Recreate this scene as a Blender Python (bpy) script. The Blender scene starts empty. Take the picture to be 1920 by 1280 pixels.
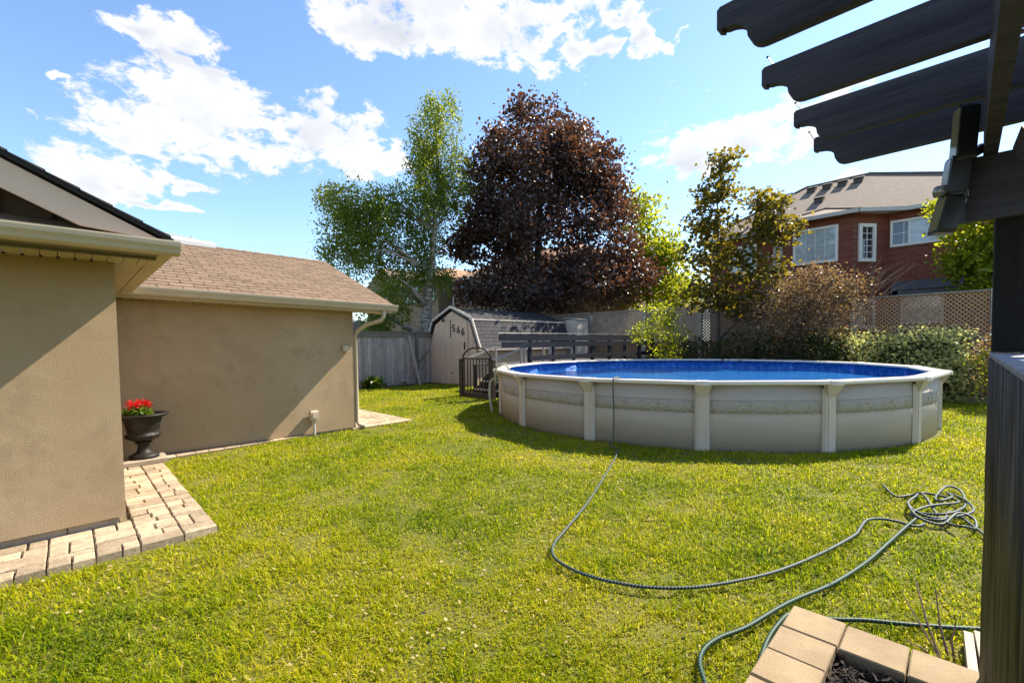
import bpy, math, random
import numpy as np
from mathutils import Vector, Matrix
R = math.radians
SC = bpy.context.scene
COL = SC.collection
random.seed(7)
RNG = np.random.default_rng(11)

# ------------------------------------------------------------------ camera, sky, sun, exposure
# world frame: x = along the garage wall, y = away from it towards the left fence, z = up (metres)
YAW, PITCH, ROLL, EYE = R(45.2), R(2.2), R(-0.8), 1.6
cam = bpy.data.cameras.new('camera')
cam.sensor_width = 36.0
cam.lens = 840.0 / 1920.0 * 36.0
cam.shift_y = 37.27 / 1920.0
cam.clip_start = 0.02
cam.clip_end = 900.0
camo = bpy.data.objects.new('camera', cam)
COL.objects.link(camo)
sy, cy, sp, cp, cr, sr = math.sin(YAW), math.cos(YAW), math.sin(PITCH), math.cos(PITCH), math.cos(ROLL), math.sin(ROLL)
right0, up0, fwd = Vector((sy, -cy, 0)), Vector((cy * sp, sy * sp, cp)), Vector((cy * cp, sy * cp, -sp))
rt, up = right0 * cr + up0 * sr, up0 * cr - right0 * sr
camo.matrix_world = Matrix(((rt.x, up.x, -fwd.x, 0), (rt.y, up.y, -fwd.y, 0), (rt.z, up.z, -fwd.z, EYE), (0, 0, 0, 1)))
SC.camera = camo

SUN_AZ, SUN_EL = R(-13.0), R(45.0)      # azimuth counted from +x
sun = bpy.data.lights.new('sun', 'SUN')
sun.energy = 5.0
sun.angle = R(0.53)
sun.color = (1.0, 0.90, 0.74)
suno = bpy.data.objects.new('sun', sun)
COL.objects.link(suno)
sd = Vector((math.cos(SUN_EL) * math.cos(SUN_AZ), math.cos(SUN_EL) * math.sin(SUN_AZ), math.sin(SUN_EL)))
suno.rotation_euler = (-sd).to_track_quat('-Z', 'Y').to_euler()
suno.location = (20, -4, 30)

world = bpy.data.worlds.new('World')
SC.world = world
world.use_nodes = True
wt = world.node_tree
def wn(t, **k):
    n = wt.nodes.new(t)
    for a, b in k.items():
        setattr(n, a, b)
    return n
def wmath(op, a, b=None, c=None, clamp=False):
    n = wn('ShaderNodeMath', operation=op, use_clamp=clamp)
    for i, q in enumerate((a, b, c)):
        if q is None:
            continue
        if isinstance(q, (int, float)):
            n.inputs[i].default_value = q
        else:
            wt.links.new(q, n.inputs[i])
    return n.outputs[0]
SKY_STRENGTH = 0.118
sky = wn('ShaderNodeTexSky', sky_type='NISHITA', sun_disc=False)
sky.sun_elevation = SUN_EL
sky.sun_rotation = R(90) - SUN_AZ
sky.air_density, sky.dust_density, sky.ozone_density = 1.0, 0.15, 2.5
tc = wn('ShaderNodeTexCoord')
sep = wn('ShaderNodeSeparateXYZ')
wt.links.new(tc.outputs['Generated'], sep.inputs[0])
az = wmath('ARCTAN2', sep.outputs[1], sep.outputs[0])
el = wmath('ARCSINE', sep.outputs[2])
# cumulus: (azimuth, elevation, half width, half height) in radians
CLOUDS = [(0.995,0.635,0.26,0.06),(0.80,0.600,0.15,0.055),(1.073,0.585,0.10,0.035),(1.362,0.405,0.150,0.075),(1.181,0.405,0.160,0.062),(1.490,0.350,0.10,0.035),
 (1.40,0.48,0.065,0.040),(1.36,0.455,0.09,0.026),(1.468,0.495,0.055,0.022),(1.53,0.273,0.095,0.045),(1.438,0.247,0.055,0.011),(1.387,0.281,0.028,0.012),
 (1.578,0.400,0.017,0.008),(0.281,0.373,0.105,0.042),(0.405,0.366,0.125,0.033),(0.508,0.568,0.045,0.036),(0.557,0.607,0.036,0.018),(0.619,0.560,0.040,0.026),
 (0.143,0.416,0.05,0.026),(0.156,0.278,0.025,0.010),(1.079,0.373,0.085,0.030),(0.731,0.675,0.226,0.05),
 (-0.15,0.46,0.16,0.06),(-0.55,0.35,0.2,0.06),(-1.0,0.5,0.2,0.07),(-1.6,0.36,0.25,0.07),(-2.2,0.5,0.22,0.07),(-2.8,0.33,0.22,0.06),(2.0,0.42,0.2,0.07),(2.5,0.55,0.22,0.06),(2.95,0.40,0.15,0.05),
 (0.2,0.95,0.3,0.08),(1.6,0.9,0.3,0.08),(-1.2,0.95,0.35,0.09),(2.6,1.0,0.35,0.09)]
cxyz = wn('ShaderNodeCombineXYZ')
vm = wn('ShaderNodeVectorMath', operation='MULTIPLY')
wt.links.new(tc.outputs['Generated'], vm.inputs[0])
vm.inputs[1].default_value = (1, 1, 1.7)
wp = wn('ShaderNodeTexNoise')
wp.inputs['Scale'].default_value = 15.0
wp.inputs['Detail'].default_value = 5.0
wt.links.new(vm.outputs[0], wp.inputs['Vector'])
ws = wn('ShaderNodeSeparateXYZ')
wt.links.new(wp.outputs['Color'], ws.inputs[0])
wt.links.new(wmath('MULTIPLY_ADD', wmath('SUBTRACT', ws.outputs[0], .5), .22, az), cxyz.inputs[0])
wt.links.new(wmath('MULTIPLY_ADD', wmath('SUBTRACT', ws.outputs[1], .5), .10, el), cxyz.inputs[1])
near = None
for (a0, e0, ra, re) in CLOUDS:
    ma_ = wn('ShaderNodeVectorMath', operation='MULTIPLY_ADD')
    wt.links.new(cxyz.outputs[0], ma_.inputs[0])
    ma_.inputs[1].default_value = (1/ra, 1/re, 0)
    ma_.inputs[2].default_value = (-a0/ra, -e0/re, 0)
    do = wn('ShaderNodeVectorMath', operation='DOT_PRODUCT')
    wt.links.new(ma_.outputs[0], do.inputs[0])
    wt.links.new(ma_.outputs[0], do.inputs[1])
    near = do.outputs['Value'] if near is None else wmath('SMOOTH_MIN', near, do.outputs['Value'], 0.3)
field = wmath('SUBTRACT', 1.0, near)
field = wmath('MAXIMUM', field, -1.2)
def wnoise(scale, detail, rough, dist=0.0):
    n = wn('ShaderNodeTexNoise')
    n.inputs['Scale'].default_value = scale
    n.inputs['Detail'].default_value = detail
    n.inputs['Roughness'].default_value = rough
    n.inputs['Distortion'].default_value = dist
    wt.links.new(vm.outputs[0], n.inputs['Vector'])
    return n.outputs['Fac']
n1, n2 = wnoise(9.0, 6.0, 0.6, 0.3), wnoise(30.0, 8.0, 0.66, 0.4)
fbm = wmath('ADD', wmath('MULTIPLY', wmath('SUBTRACT', n1, 0.5), 4.6), wmath('MULTIPLY', wmath('SUBTRACT', n2, 0.5), 5.0))
dens = wmath('ADD', wmath('ADD', field, .22), wmath('MULTIPLY', fbm, .85))
mr = wn('ShaderNodeMapRange', interpolation_type='SMOOTHSTEP')
wt.links.new(dens, mr.inputs[0])
mr.inputs[1].default_value, mr.inputs[2].default_value = -0.1, 0.85
mr2 = wn('ShaderNodeMapRange', interpolation_type='SMOOTHSTEP')
wt.links.new(wmath('ADD', field, wmath('MULTIPLY', wmath('SUBTRACT', wnoise(6.0, 4.0, 0.55), 0.5), 2.2)), mr2.inputs[0])
mr2.inputs[1].default_value, mr2.inputs[2].default_value = 0.45, 1.5
ccol = wn('ShaderNodeMixRGB')
wt.links.new(mr2.outputs[0], ccol.inputs[0])
K = 1.0 / SKY_STRENGTH
ccol.inputs[1].default_value = (0.44 * K, 0.44 * K, 0.445 * K, 1)
ccol.inputs[2].default_value = (0.315 * K, 0.325 * K, 0.355 * K, 1)
mix = wn('ShaderNodeMixRGB')
wt.links.new(wmath('MULTIPLY', mr.outputs[0], 0.96), mix.inputs[0])
hs = wn('ShaderNodeHueSaturation')
hs.inputs['Saturation'].default_value = 1.04
wt.links.new(sky.outputs[0], hs.inputs['Color'])
wt.links.new(hs.outputs[0], mix.inputs[1])
wt.links.new(ccol.outputs[0], mix.inputs[2])
bg = wt.nodes['Background']
wt.links.new(mix.outputs[0], bg.inputs[0])
bg.inputs[1].default_value = SKY_STRENGTH

SC.view_settings.view_transform = 'Standard'
SC.view_settings.look = 'None'
SC.view_settings.exposure = 1.3
SC.view_settings.gamma = 1.0
SC.view_settings.use_curve_mapping = False
SC.render.engine = 'CYCLES'
SC.cycles.use_denoising = True
SC.cycles.max_bounces = 6
SC.cycles.diffuse_bounces = 3
SC.cycles.glossy_bounces = 3
SC.cycles.transmission_bounces = 3
SC.cycles.transparent_max_bounces = 12
SC.cycles.caustics_reflective = False
SC.cycles.caustics_refractive = False

# ------------------------------------------------------------------ helpers
ORG = {}
class MB:
    def __init__(s):
        s.v, s.f = [], []
    def add(s, vs, fs):
        k = len(s.v)
        s.v += [tuple(p) for p in vs]
        s.f += [tuple(i + k for i in f) for f in fs]
        return s
    def box(s, x0, x1, y0, y1, z0, z1):
        return s.add([(x0,y0,z0),(x1,y0,z0),(x1,y1,z0),(x0,y1,z0),(x0,y0,z1),(x1,y0,z1),(x1,y1,z1),(x0,y1,z1)],
                     [(0,3,2,1),(4,5,6,7),(0,1,5,4),(1,2,6,5),(2,3,7,6),(3,0,4,7)])
    def cbox(s, x0, x1, y0, y1, z0, z1, c):
        vs = [(x0,y0,z0),(x1,y0,z0),(x1,y1,z0),(x0,y1,z0),(x0,y0,z1-c),(x1,y0,z1-c),(x1,y1,z1-c),(x0,y1,z1-c),
              (x0+c,y0+c,z1),(x1-c,y0+c,z1),(x1-c,y1-c,z1),(x0+c,y1-c,z1)]
        return s.add(vs, [(0,3,2,1),(0,1,5,4),(1,2,6,5),(2,3,7,6),(3,0,4,7),(4,5,9,8),(5,6,10,9),(6,7,11,10),(7,4,8,11),(8,9,10,11)])
    def obox(s, c, size, m):
        hx, hy, hz = size[0]/2, size[1]/2, size[2]/2
        c = Vector(c)
        vs = [c + m @ Vector((a*hx, b*hy, d*hz)) for d in (-1,1) for b in (-1,1) for a in (-1,1)]
        return s.add(vs, [(0,2,3,1),(4,5,7,6),(0,1,5,4),(1,3,7,5),(3,2,6,7),(2,0,4,6)])
    def bar(s, a, b, w, h):
        a, b = Vector(a), Vector(b)
        d = (b - a)
        z = d.normalized()
        x = z.cross(Vector((0,0,1)))
        if x.length < 1e-4:
            x = Vector((1,0,0))
        x.normalize()
        y = z.cross(x)
        m = Matrix((x, y, z)).transposed()
        return s.obox((a+b)/2, (w, h, d.length), m)
    def prism(s, poly, vec):
        n = len(poly)
        v = Vector(vec)
        vs = [Vector(p) for p in poly] + [Vector(p) + v for p in poly]
        return s.add(vs, [tuple(range(n-1,-1,-1)), tuple(range(n,2*n))] + [(i,(i+1)%n,n+(i+1)%n,n+i) for i in range(n)])
    def quad(s, a, b, c, d):
        return s.add([a,b,c,d], [(0,1,2,3)])
    def poly(s, pts):
        return s.add(pts, [tuple(range(len(pts)))])
    def tube(s, path, r, n=7, cap=True):
        pts = [Vector(p) for p in path]
        rs = r if isinstance(r, (list, tuple)) else [r] * len(pts)
        rings, prev = [], None
        for i, p in enumerate(pts):
            t = (pts[min(i+1, len(pts)-1)] - pts[max(i-1, 0)])
            t = t.normalized() if t.length > 1e-9 else Vector((0,0,1))
            if prev is None:
                a = t.cross(Vector((0,0,1)))
                if a.length < .05:
                    a = t.cross(Vector((1,0,0)))
            else:
                a = prev - t * prev.dot(t)
            a.normalize()
            prev = a
            b = t.cross(a)
            rings.append([p + (a*math.cos(2*math.pi*k/n) + b*math.sin(2*math.pi*k/n)) * rs[i] for k in range(n)])
        fs = []
        for i in range(len(pts)-1):
            for k in range(n):
                fs.append((i*n+k, i*n+(k+1)%n, (i+1)*n+(k+1)%n, (i+1)*n+k))
        if cap:
            fs += [tuple(range(n-1,-1,-1)), tuple((len(pts)-1)*n+k for k in range(n))]
        return s.add([q for r_ in rings for q in r_], fs)
    def lathe(s, prof, n, c=(0,0,0), fl=None):
        vs, fs = [], []
        for j, (r, z) in enumerate(prof):
            for k in range(n):
                q = r * (1 + (fl[j] * math.cos(2*math.pi*k/n*12) if fl else 0))
                vs.append((c[0]+q*math.cos(2*math.pi*k/n), c[1]+q*math.sin(2*math.pi*k/n), c[2]+z))
        for j in range(len(prof)-1):
            for k in range(n):
                fs.append((j*n+k, j*n+(k+1)%n, (j+1)*n+(k+1)%n, (j+1)*n+k))
        return s.add(vs, fs)
    def mesh(s, name, off=(0,0,0)):
        me = bpy.data.meshes.new(name)
        o = off
        me.from_pydata([(p[0]-o[0], p[1]-o[1], p[2]-o[2]) for p in s.v], [], s.f)
        me.update()
        return me
    def build(s, name, mat, parent=None, smooth=False, kind=None, label=None):
        me = s.mesh(name, ORG.get(parent.as_pointer(), (0,0,0)) if parent else (0,0,0))
        me.materials.append(mat)
        if smooth:
            me.polygons.foreach_set('use_smooth', [True]*len(me.polygons))
        return link(name, me, parent, kind, label)

def link(name, me, parent=None, kind=None, label=None):
    o = bpy.data.objects.new(name, me)
    COL.objects.link(o)
    if parent:
        o.parent = parent
        if parent.as_pointer() in ORG:
            ORG[o.as_pointer()] = ORG[parent.as_pointer()]
    if kind:
        o['kind'] = kind
    if label:
        o['label'] = label
    return o
def tag(o, label, cat, group=None):
    o['label'], o['category'] = label, cat
    if group:
        o['group'] = group
    return o
def thing(name, label, cat, loc=(0,0,0), rotz=0.0, group=None, local=False):
    o = bpy.data.objects.new(name, None)
    COL.objects.link(o)
    o.empty_display_size = 0.2
    o.location = loc
    o.rotation_euler = (0, 0, rotz)
    if not local:
        ORG[o.as_pointer()] = tuple(loc)      # parts are given in world coordinates
    return tag(o, label, cat, group)
def copy_piece(o, parent, loc=(0,0,0), rot=None, name=None):
    c = o.copy()
    COL.objects.link(c)
    c.parent = parent
    c.location = loc
    if rot is not None:
        c.rotation_euler = rot
    if name:
        c.name = name
    return c
def single(o, loc):
    # move the origin of a one-mesh thing to its base without moving the mesh
    o.data.transform(Matrix.Translation(-Vector(loc)))
    o.location = loc
    return o

# ------------------------------------------------------------------ materials
def mat(name, c1, c2=None, scale=4.0, rough=0.6, bump=0.0, bscale=40.0, rand=0.0, metal=0.0, spec=0.4, stretch=(1,1,1), detail=6.0, fleck=None, bdist=0.01, dirt=None):
    m = bpy.data.materials.new(name)
    m.use_nodes = True
    t = m.node_tree
    b = t.nodes['Principled BSDF']
    b.inputs['Roughness'].default_value = rough
    b.inputs['Metallic'].default_value = metal
    b.inputs['Specular IOR Level'].default_value = spec
    tcn = t.nodes.new('ShaderNodeTexCoord')
    mp = t.nodes.new('ShaderNodeMapping')
    mp.inputs['Scale'].default_value = stretch
    t.links.new(tcn.outputs['Object'], mp.inputs['Vector'])
    oi = t.nodes.new('ShaderNodeObjectInfo')
    def noise(sc, det=detail, rg=0.6):
        n = t.nodes.new('ShaderNodeTexNoise')
        n.inputs['Scale'].default_value = sc
        n.inputs['Detail'].default_value = det
        n.inputs['Roughness'].default_value = rg
        t.links.new(vec, n.inputs['Vector'])
        return n.outputs['Fac']
    va = t.nodes.new('ShaderNodeVectorMath')
    va.operation = 'MULTIPLY_ADD'
    va.inputs[1].default_value = (7.3, 5.1, 3.7)
    t.links.new(oi.outputs['Random'], va.inputs[0])
    t.links.new(mp.outputs[0], va.inputs[2])
    vec = va.outputs[0]
    ramp = t.nodes.new('ShaderNodeValToRGB')
    ramp.color_ramp.elements[0].position, ramp.color_ramp.elements[1].position = 0.36, 0.66
    ramp.color_ramp.elements[0].color = (*c1, 1)
    ramp.color_ramp.elements[1].color = (*(c2 or c1), 1)
    t.links.new(noise(scale), ramp.inputs[0])
    out = ramp.outputs[0]
    if fleck:
        fc, fs, lo, hi = fleck
        r2 = t.nodes.new('ShaderNodeMapRange')
        r2.inputs[1].default_value, r2.inputs[2].default_value = lo, hi
        t.links.new(noise(fs, 3.0, 0.7), r2.inputs[0])
        mx = t.nodes.new('ShaderNodeMixRGB')
        t.links.new(r2.outputs[0], mx.inputs[0])
        t.links.new(out, mx.inputs[1])
        mx.inputs[2].default_value = (*fc, 1)
        out = mx.outputs[0]
    if rand:
        mr_ = t.nodes.new('ShaderNodeMapRange')
        mr_.inputs[3].default_value, mr_.inputs[4].default_value = 1 - rand, 1 + rand
        t.links.new(oi.outputs['Random'], mr_.inputs[0])
        mu = t.nodes.new('ShaderNodeVectorMath')
        mu.operation = 'SCALE'
        t.links.new(out, mu.inputs[0])
        t.links.new(mr_.outputs[0], mu.inputs['Scale'])
        out = mu.outputs[0]
    t.links.new(out, b.inputs['Base Color'])
    if bump:
        bp = t.nodes.new('ShaderNodeBump')
        bp.inputs['Strength'].default_value = bump
        bp.inputs['Distance'].default_value = bdist
        t.links.new(noise(bscale, 5.0, 0.65), bp.inputs['Height'])
        t.links.new(bp.outputs[0], b.inputs['Normal'])
    return m
def leafmat(name, dark, light, trans, tfac=0.45, gloss=0.12, rough=0.45):
    m = bpy.data.materials.new(name)
    m.use_nodes = True
    t = m.node_tree
    t.nodes.remove(t.nodes['Principled BSDF'])
    at = t.nodes.new('ShaderNodeAttribute')
    at.attribute_name = 'rnd'
    def cr_(a, b):
        n = t.nodes.new('ShaderNodeMixRGB')
        n.inputs[1].default_value, n.inputs[2].default_value = (*a, 1), (*b, 1)
        t.links.new(at.outputs['Fac'], n.inputs[0])
        return n.outputs[0]
    d = t.nodes.new('ShaderNodeBsdfDiffuse')
    t.links.new(cr_(dark, light), d.inputs[0])
    tr = t.nodes.new('ShaderNodeBsdfTranslucent')
    t.links.new(cr_(tuple(q*.6 for q in trans), trans), tr.inputs[0])
    m1 = t.nodes.new('ShaderNodeMixShader')
    m1.inputs[0].default_value = tfac
    t.links.new(d.outputs[0], m1.inputs[1])
    t.links.new(tr.outputs[0], m1.inputs[2])
    g = t.nodes.new('ShaderNodeBsdfGlossy')
    g.inputs['Roughness'].default_value = rough
    g.inputs['Color'].default_value = (.8, .8, .8, 1)
    fr = t.nodes.new('ShaderNodeFresnel')
    fr.inputs[0].default_value = 1.4
    mm = t.nodes.new('ShaderNodeMath')
    mm.operation = 'MULTIPLY'
    mm.inputs[1].default_value = gloss * .9
    mm.use_clamp = True
    t.links.new(fr.outputs[0], mm.inputs[0])
    m2 = t.nodes.new('ShaderNodeMixShader')
    t.links.new(mm.outputs[0], m2.inputs[0])
    t.links.new(m1.outputs[0], m2.inputs[1])
    t.links.new(g.outputs[0], m2.inputs[2])
    t.links.new(m2.outputs[0], t.nodes['Material Output'].inputs[0])
    return m
def glass(name, c, rough=0.03):
    m = bpy.data.materials.new(name)
    m.use_nodes = True
    b = m.node_tree.nodes['Principled BSDF']
    b.inputs['Base Color'].default_value = (*c, 1)
    b.inputs['Roughness'].default_value = rough
    b.inputs['Specular IOR Level'].default_value = 0.9
    return m
M = {}
M['stucco'] = mat('stucco', (.37,.265,.16), (.425,.315,.20), 1.1, .92, .75, 150, spec=.1, bdist=.014, fleck=((.30,.215,.13), 2.3, .52, .8))
M['footing'] = mat('footing', (.26,.21,.16), (.34,.28,.21), 6, .9, .4, 60, rand=.12)
M['trim'] = mat('trim_beige', (.42,.345,.245), (.47,.39,.28), 3, .45, spec=.4)
M['soffit'] = mat('soffit_beige', (.44,.35,.22), (.48,.385,.25), 3, .5)
M['darktrim'] = mat('trim_brown', (.13,.105,.07), (.15,.12,.085), 3, .5)
M['rake'] = mat('rake_board', (.56,.41,.31), (.61,.45,.34), 2, .6)
M['shingle'] = mat('shingle_brown', (.165,.108,.068), (.23,.155,.098), 9, .9, .5, 160, rand=.14, fleck=((.10,.065,.05), 60, .5, .75))
M['shingle_dark'] = mat('shingle_charcoal', (.022,.022,.027), (.04,.04,.046), 9, .85, .5, 160, rand=.25)
M['felt'] = mat('roof_edge_black', (.012,.012,.014), (.02,.02,.022), 20, .8)
M['gablewood'] = mat('gable_wood', (.11,.075,.05), (.15,.10,.065), 12, .8, stretch=(1,1,6))
M['white'] = mat('white_paint', (.72,.71,.69), (.78,.77,.75), 3, .45)
M['paver'] = mat('paver', (.34,.26,.17), (.46,.36,.245), 9, .9, .9, 90, rand=.30, fleck=((.21,.155,.095), 30, .5, .75))
M['sand'] = mat('joint_sand', (.13,.095,.05), (.19,.14,.075), 20, .95, .5, 150)
M['block'] = mat('tan_block', (.28,.205,.12), (.355,.265,.16), 6, .92, .6, 130, rand=.08, fleck=((.30,.22,.15), 90, .55, .75))
M['iron'] = mat('urn_iron', (.010,.009,.008), (.022,.018,.015), 14, .5, .3, 60, spec=.25)
M['cedar_grey'] = mat('weathered_board', (.25,.215,.19), (.42,.37,.335), 5, .85, .5, 40, rand=.2, stretch=(6,6,.7), fleck=((.09,.085,.06), 3, .58, .85))
M['cedar_dark'] = mat('weathered_cap', (.115,.105,.08), (.17,.155,.12), 6, .85, .3, 40, stretch=(.6,5,5))
M['shedwall'] = mat('shed_siding', (.51,.37,.275), (.58,.43,.32), 4, .7, .15, 60, rand=.05, stretch=(4,4,.6), fleck=((.26,.20,.15), 2.2, .62, .9))
M['shedtrim'] = mat('shed_trim', (.50,.44,.38), (.56,.49,.42), 5, .6)
M['black'] = mat('black_metal', (.012,.012,.013), (.02,.02,.02), 10, .4)
M['brownpaint'] = mat('gate_brown', (.035,.026,.020), (.052,.040,.032), 6, .6, spec=.2, rand=.1)
M['greyrail'] = mat('grey_handrail', (.23,.21,.20), (.28,.26,.25), 5, .35)
M['navy'] = mat('deck_charcoal', (.013,.015,.022), (.022,.025,.034), 8, .75, .2, 50, rand=.2, spec=.12, stretch=(.5,4,4))
M['deckfloor'] = mat('deck_floor', (.05,.05,.055), (.08,.08,.085), 8, .6, rand=.2)
M['poolwall'] = mat('pool_wall', (.43,.365,.31), (.47,.405,.345), 1.5, .7, .2, 25, spec=.2, stretch=(1,1,8), fleck=((.36,.30,.24), 5, .58, .85))
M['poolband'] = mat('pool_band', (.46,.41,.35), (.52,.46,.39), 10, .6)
M['bandshade'] = mat('pool_band_relief_shade', (.34,.295,.245), (.39,.34,.285), 14, .7)  # darker than the scrolls: shade of the relief put into the colour
M['poolpost'] = mat('pool_post', (.50,.425,.35), (.54,.46,.385), 2, .5)
M['poolrail'] = mat('pool_top_rail', (.60,.54,.48), (.66,.60,.535), 3, .38)
M['rubberhose'] = mat('pale_hose', (.30,.32,.22), (.40,.42,.31), 8, .35)
M['lattice'] = mat('lattice_tan', (.40,.225,.13), (.48,.28,.165), 5, .85, rand=.1)
M['lattice_grey'] = mat('lattice_grey', (.20,.17,.15), (.28,.24,.21), 5, .85, rand=.1)
M['fencewood'] = mat('fence_brown', (.13,.085,.05), (.20,.13,.075), 5, .85, .3, 40, rand=.2, stretch=(5,5,.6))
M['bark_birch'] = mat('birch_bark', (.10,.085,.07), (.46,.42,.36), 3.2, .85, .5, 12, stretch=(1,1,2.6))
M['bark'] = mat('brown_bark', (.05,.04,.032), (.09,.075,.06), 7, .9, .6, 25, stretch=(3,3,.8))
M['twig'] = mat('dry_twig', (.16,.10,.07), (.24,.16,.11), 12, .85)
M['pergola'] = mat('pergola_black_stain', (.035,.032,.040), (.065,.060,.070), 3.5, .55, .7, 14, stretch=(6,.5,6), rand=.12, spec=.2, bdist=.015, fleck=((.045,.04,.04), 9, .6, .75))
M['pergola_post'] = mat('pergola_post_stain', (.008,.0075,.008), (.018,.016,.016), 3.5, .65, .6, 14, stretch=(6,6,.5), spec=.1)
M['reed'] = mat('dark_reed', (.026,.020,.014), (.085,.068,.046), 6, .45, .4, 30, rand=.45, stretch=(1,1,.4))
M['capgrey'] = mat('counter_grey', (.17,.175,.20), (.24,.245,.28), 20, .55, .2, 60)
M['plastic'] = mat('black_plastic', (.012,.012,.013), (.016,.016,.017), 10, .28)
M['lens'] = mat('lamp_lens', (.15,.145,.07), (.20,.19,.10), 14, .12)
M['ledgrid'] = mat('lamp_reflector', (.10,.10,.10), (.30,.30,.28), 70, .25, metal=.3)
M['pink'] = mat('pink_wire', (.42,.24,.34), (.5,.3,.4), 8, .5)
M['letter'] = mat('pale_lettering', (.62,.62,.58), None, 3, .6)
M['mulch'] = mat('mulch_chip', (.018,.013,.012), (.05,.037,.032), 14, .9, .5, 60)
M['mulchbed'] = mat('mulch_soil', (.012,.009,.008), (.03,.022,.018), 25, .95, 1.0, 60)
M['oldwood'] = mat('silver_wood', (.36,.31,.25), (.52,.46,.38), 5, .85, .5, 20, stretch=(.6,8,8), rand=.1)
M['brickhouse_trim'] = mat('house_white_trim', (.70,.69,.68), (.76,.75,.74), 3, .5)
M['housegutter'] = mat('house_gutter', (.42,.40,.37), (.47,.45,.42), 3, .4)
M['roofgrey'] = mat('house_roof', (.19,.145,.11), (.245,.19,.15), 5, .92, .4, 30, stretch=(1,1,1), fleck=((.12,.095,.08), 22, .5, .75))
M['rooforange'] = mat('house_roof_rust', (.27,.15,.085), (.33,.19,.11), 5, .92, .4, 30)
M['vent'] = mat('roof_vent', (.05,.045,.04), (.07,.06,.055), 3, .6)
M['curtain'] = mat('blind', (.30,.36,.40), (.50,.56,.60), 3, .06, spec=.9, stretch=(1,1,14))
M['darkglass'] = glass('dark_window', (.03,.035,.045))
M['skyglass'] = glass('sky_window', (.16,.24,.34))
M['greenglass'] = glass('green_window', (.06,.14,.05), .08)
M['darkframe'] = mat('dark_frame', (.03,.032,.04), (.045,.048,.055), 3, .5)
M['pent'] = mat('pent_roof_grey', (.085,.085,.095), (.11,.11,.12), 8, .8)
M['tanwall'] = mat('pale_house_wall', (.42,.38,.35), (.47,.43,.40), 2, .8)

def brick_mat(name, c1, c2, mortar, sx=1.0):
    m = mat(name, c1, c2, 3, .88)
    t = m.node_tree
    b = t.nodes['Principled BSDF']
    tcn = t.nodes.new('ShaderNodeTexCoord')
    sp_ = t.nodes.new('ShaderNodeSeparateXYZ')
    t.links.new(tcn.outputs['Object'], sp_.inputs[0])
    ad = t.nodes.new('ShaderNodeMath')
    ad.operation = 'ADD'
    t.links.new(sp_.outputs[0], ad.inputs[0])
    t.links.new(sp_.outputs[1], ad.inputs[1])
    cb = t.nodes.new('ShaderNodeCombineXYZ')
    t.links.new(ad.outputs[0], cb.inputs[0])
    t.links.new(sp_.outputs[2], cb.inputs[1])
    br = t.nodes.new('ShaderNodeTexBrick')
    br.inputs['Scale'].default_value = 1.0
    br.inputs['Brick Width'].default_value = 0.30
    br.inputs['Row Height'].default_value = 0.105
    br.inputs['Mortar Size'].default_value = 0.010
    br.inputs['Color1'].default_value = (*c1, 1)
    br.inputs['Color2'].default_value = (*c2, 1)
    br.inputs['Mortar'].default_value = (*mortar, 1)
    t.links.new(cb.outputs[0], br.inputs['Vector'])
    t.links.new(br.outputs['Color'], b.inputs['Base Color'])
    bp = t.nodes.new('ShaderNodeBump')
    bp.inputs['Strength'].default_value = .5
    bp.inputs['Distance'].default_value = .01
    bp.invert = True
    t.links.new(br.outputs['Fac'], bp.inputs['Height'])
    t.links.new(bp.outputs[0], b.inputs['Normal'])
    return m
M['redbrick'] = brick_mat('red_brick', (.165,.040,.026), (.225,.062,.040), (.16,.10,.08))
M['brownbrick'] = brick_mat('brown_brick', (.20,.135,.095), (.25,.17,.12), (.24,.19,.15))

def liner_mat():
    m = mat('pool_liner', (.01,.06,.26), (.02,.12,.42), 5, .3)
    t = m.node_tree
    b = t.nodes['Principled BSDF']
    tcn = t.nodes.new('ShaderNodeTexCoord')
    vo = t.nodes.new('ShaderNodeTexVoronoi')
    vo.inputs['Scale'].default_value = 13.0
    t.links.new(tcn.outputs['Object'], vo.inputs['Vector'])
    rp = t.nodes.new('ShaderNodeValToRGB')
    rp.color_ramp.elements[0].color = (.010,.075,.36,1)
    rp.color_ramp.elements[1].color = (.05,.20,.50,1)
    e = rp.color_ramp.elements.new(.55)
    e.color = (.02,.13,.50,1)
    sx = t.nodes.new('ShaderNodeSeparateXYZ')
    t.links.new(vo.outputs['Color'], sx.inputs[0])
    t.links.new(sx.outputs[0], rp.inputs[0])
    t.links.new(rp.outputs[0], b.inputs['Base Color'])
    return m
M['liner'] = liner_mat()
def water_mat():
    m = bpy.data.materials.new('pool_water')
    m.use_nodes = True
    t = m.node_tree
    b = t.nodes['Principled BSDF']
    b.inputs['Base Color'].default_value = (.022,.15,.42,1)
    b.inputs['Roughness'].default_value = .04
    b.inputs['IOR'].default_value = 1.33
    tcn = t.nodes.new('ShaderNodeTexCoord')
    n = t.nodes.new('ShaderNodeTexNoise')
    n.inputs['Scale'].default_value = 2.6
    n.inputs['Detail'].default_value = 4
    n.inputs['Distortion'].default_value = .8
    t.links.new(tcn.outputs['Object'], n.inputs['Vector'])
    bp = t.nodes.new('ShaderNodeBump')
    bp.inputs['Strength'].default_value = .8
    bp.inputs['Distance'].default_value = .06
    t.links.new(n.outputs['Fac'], bp.inputs['Height'])
    t.links.new(bp.outputs[0], b.inputs['Normal'])
    return m
M['water'] = water_mat()
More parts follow.
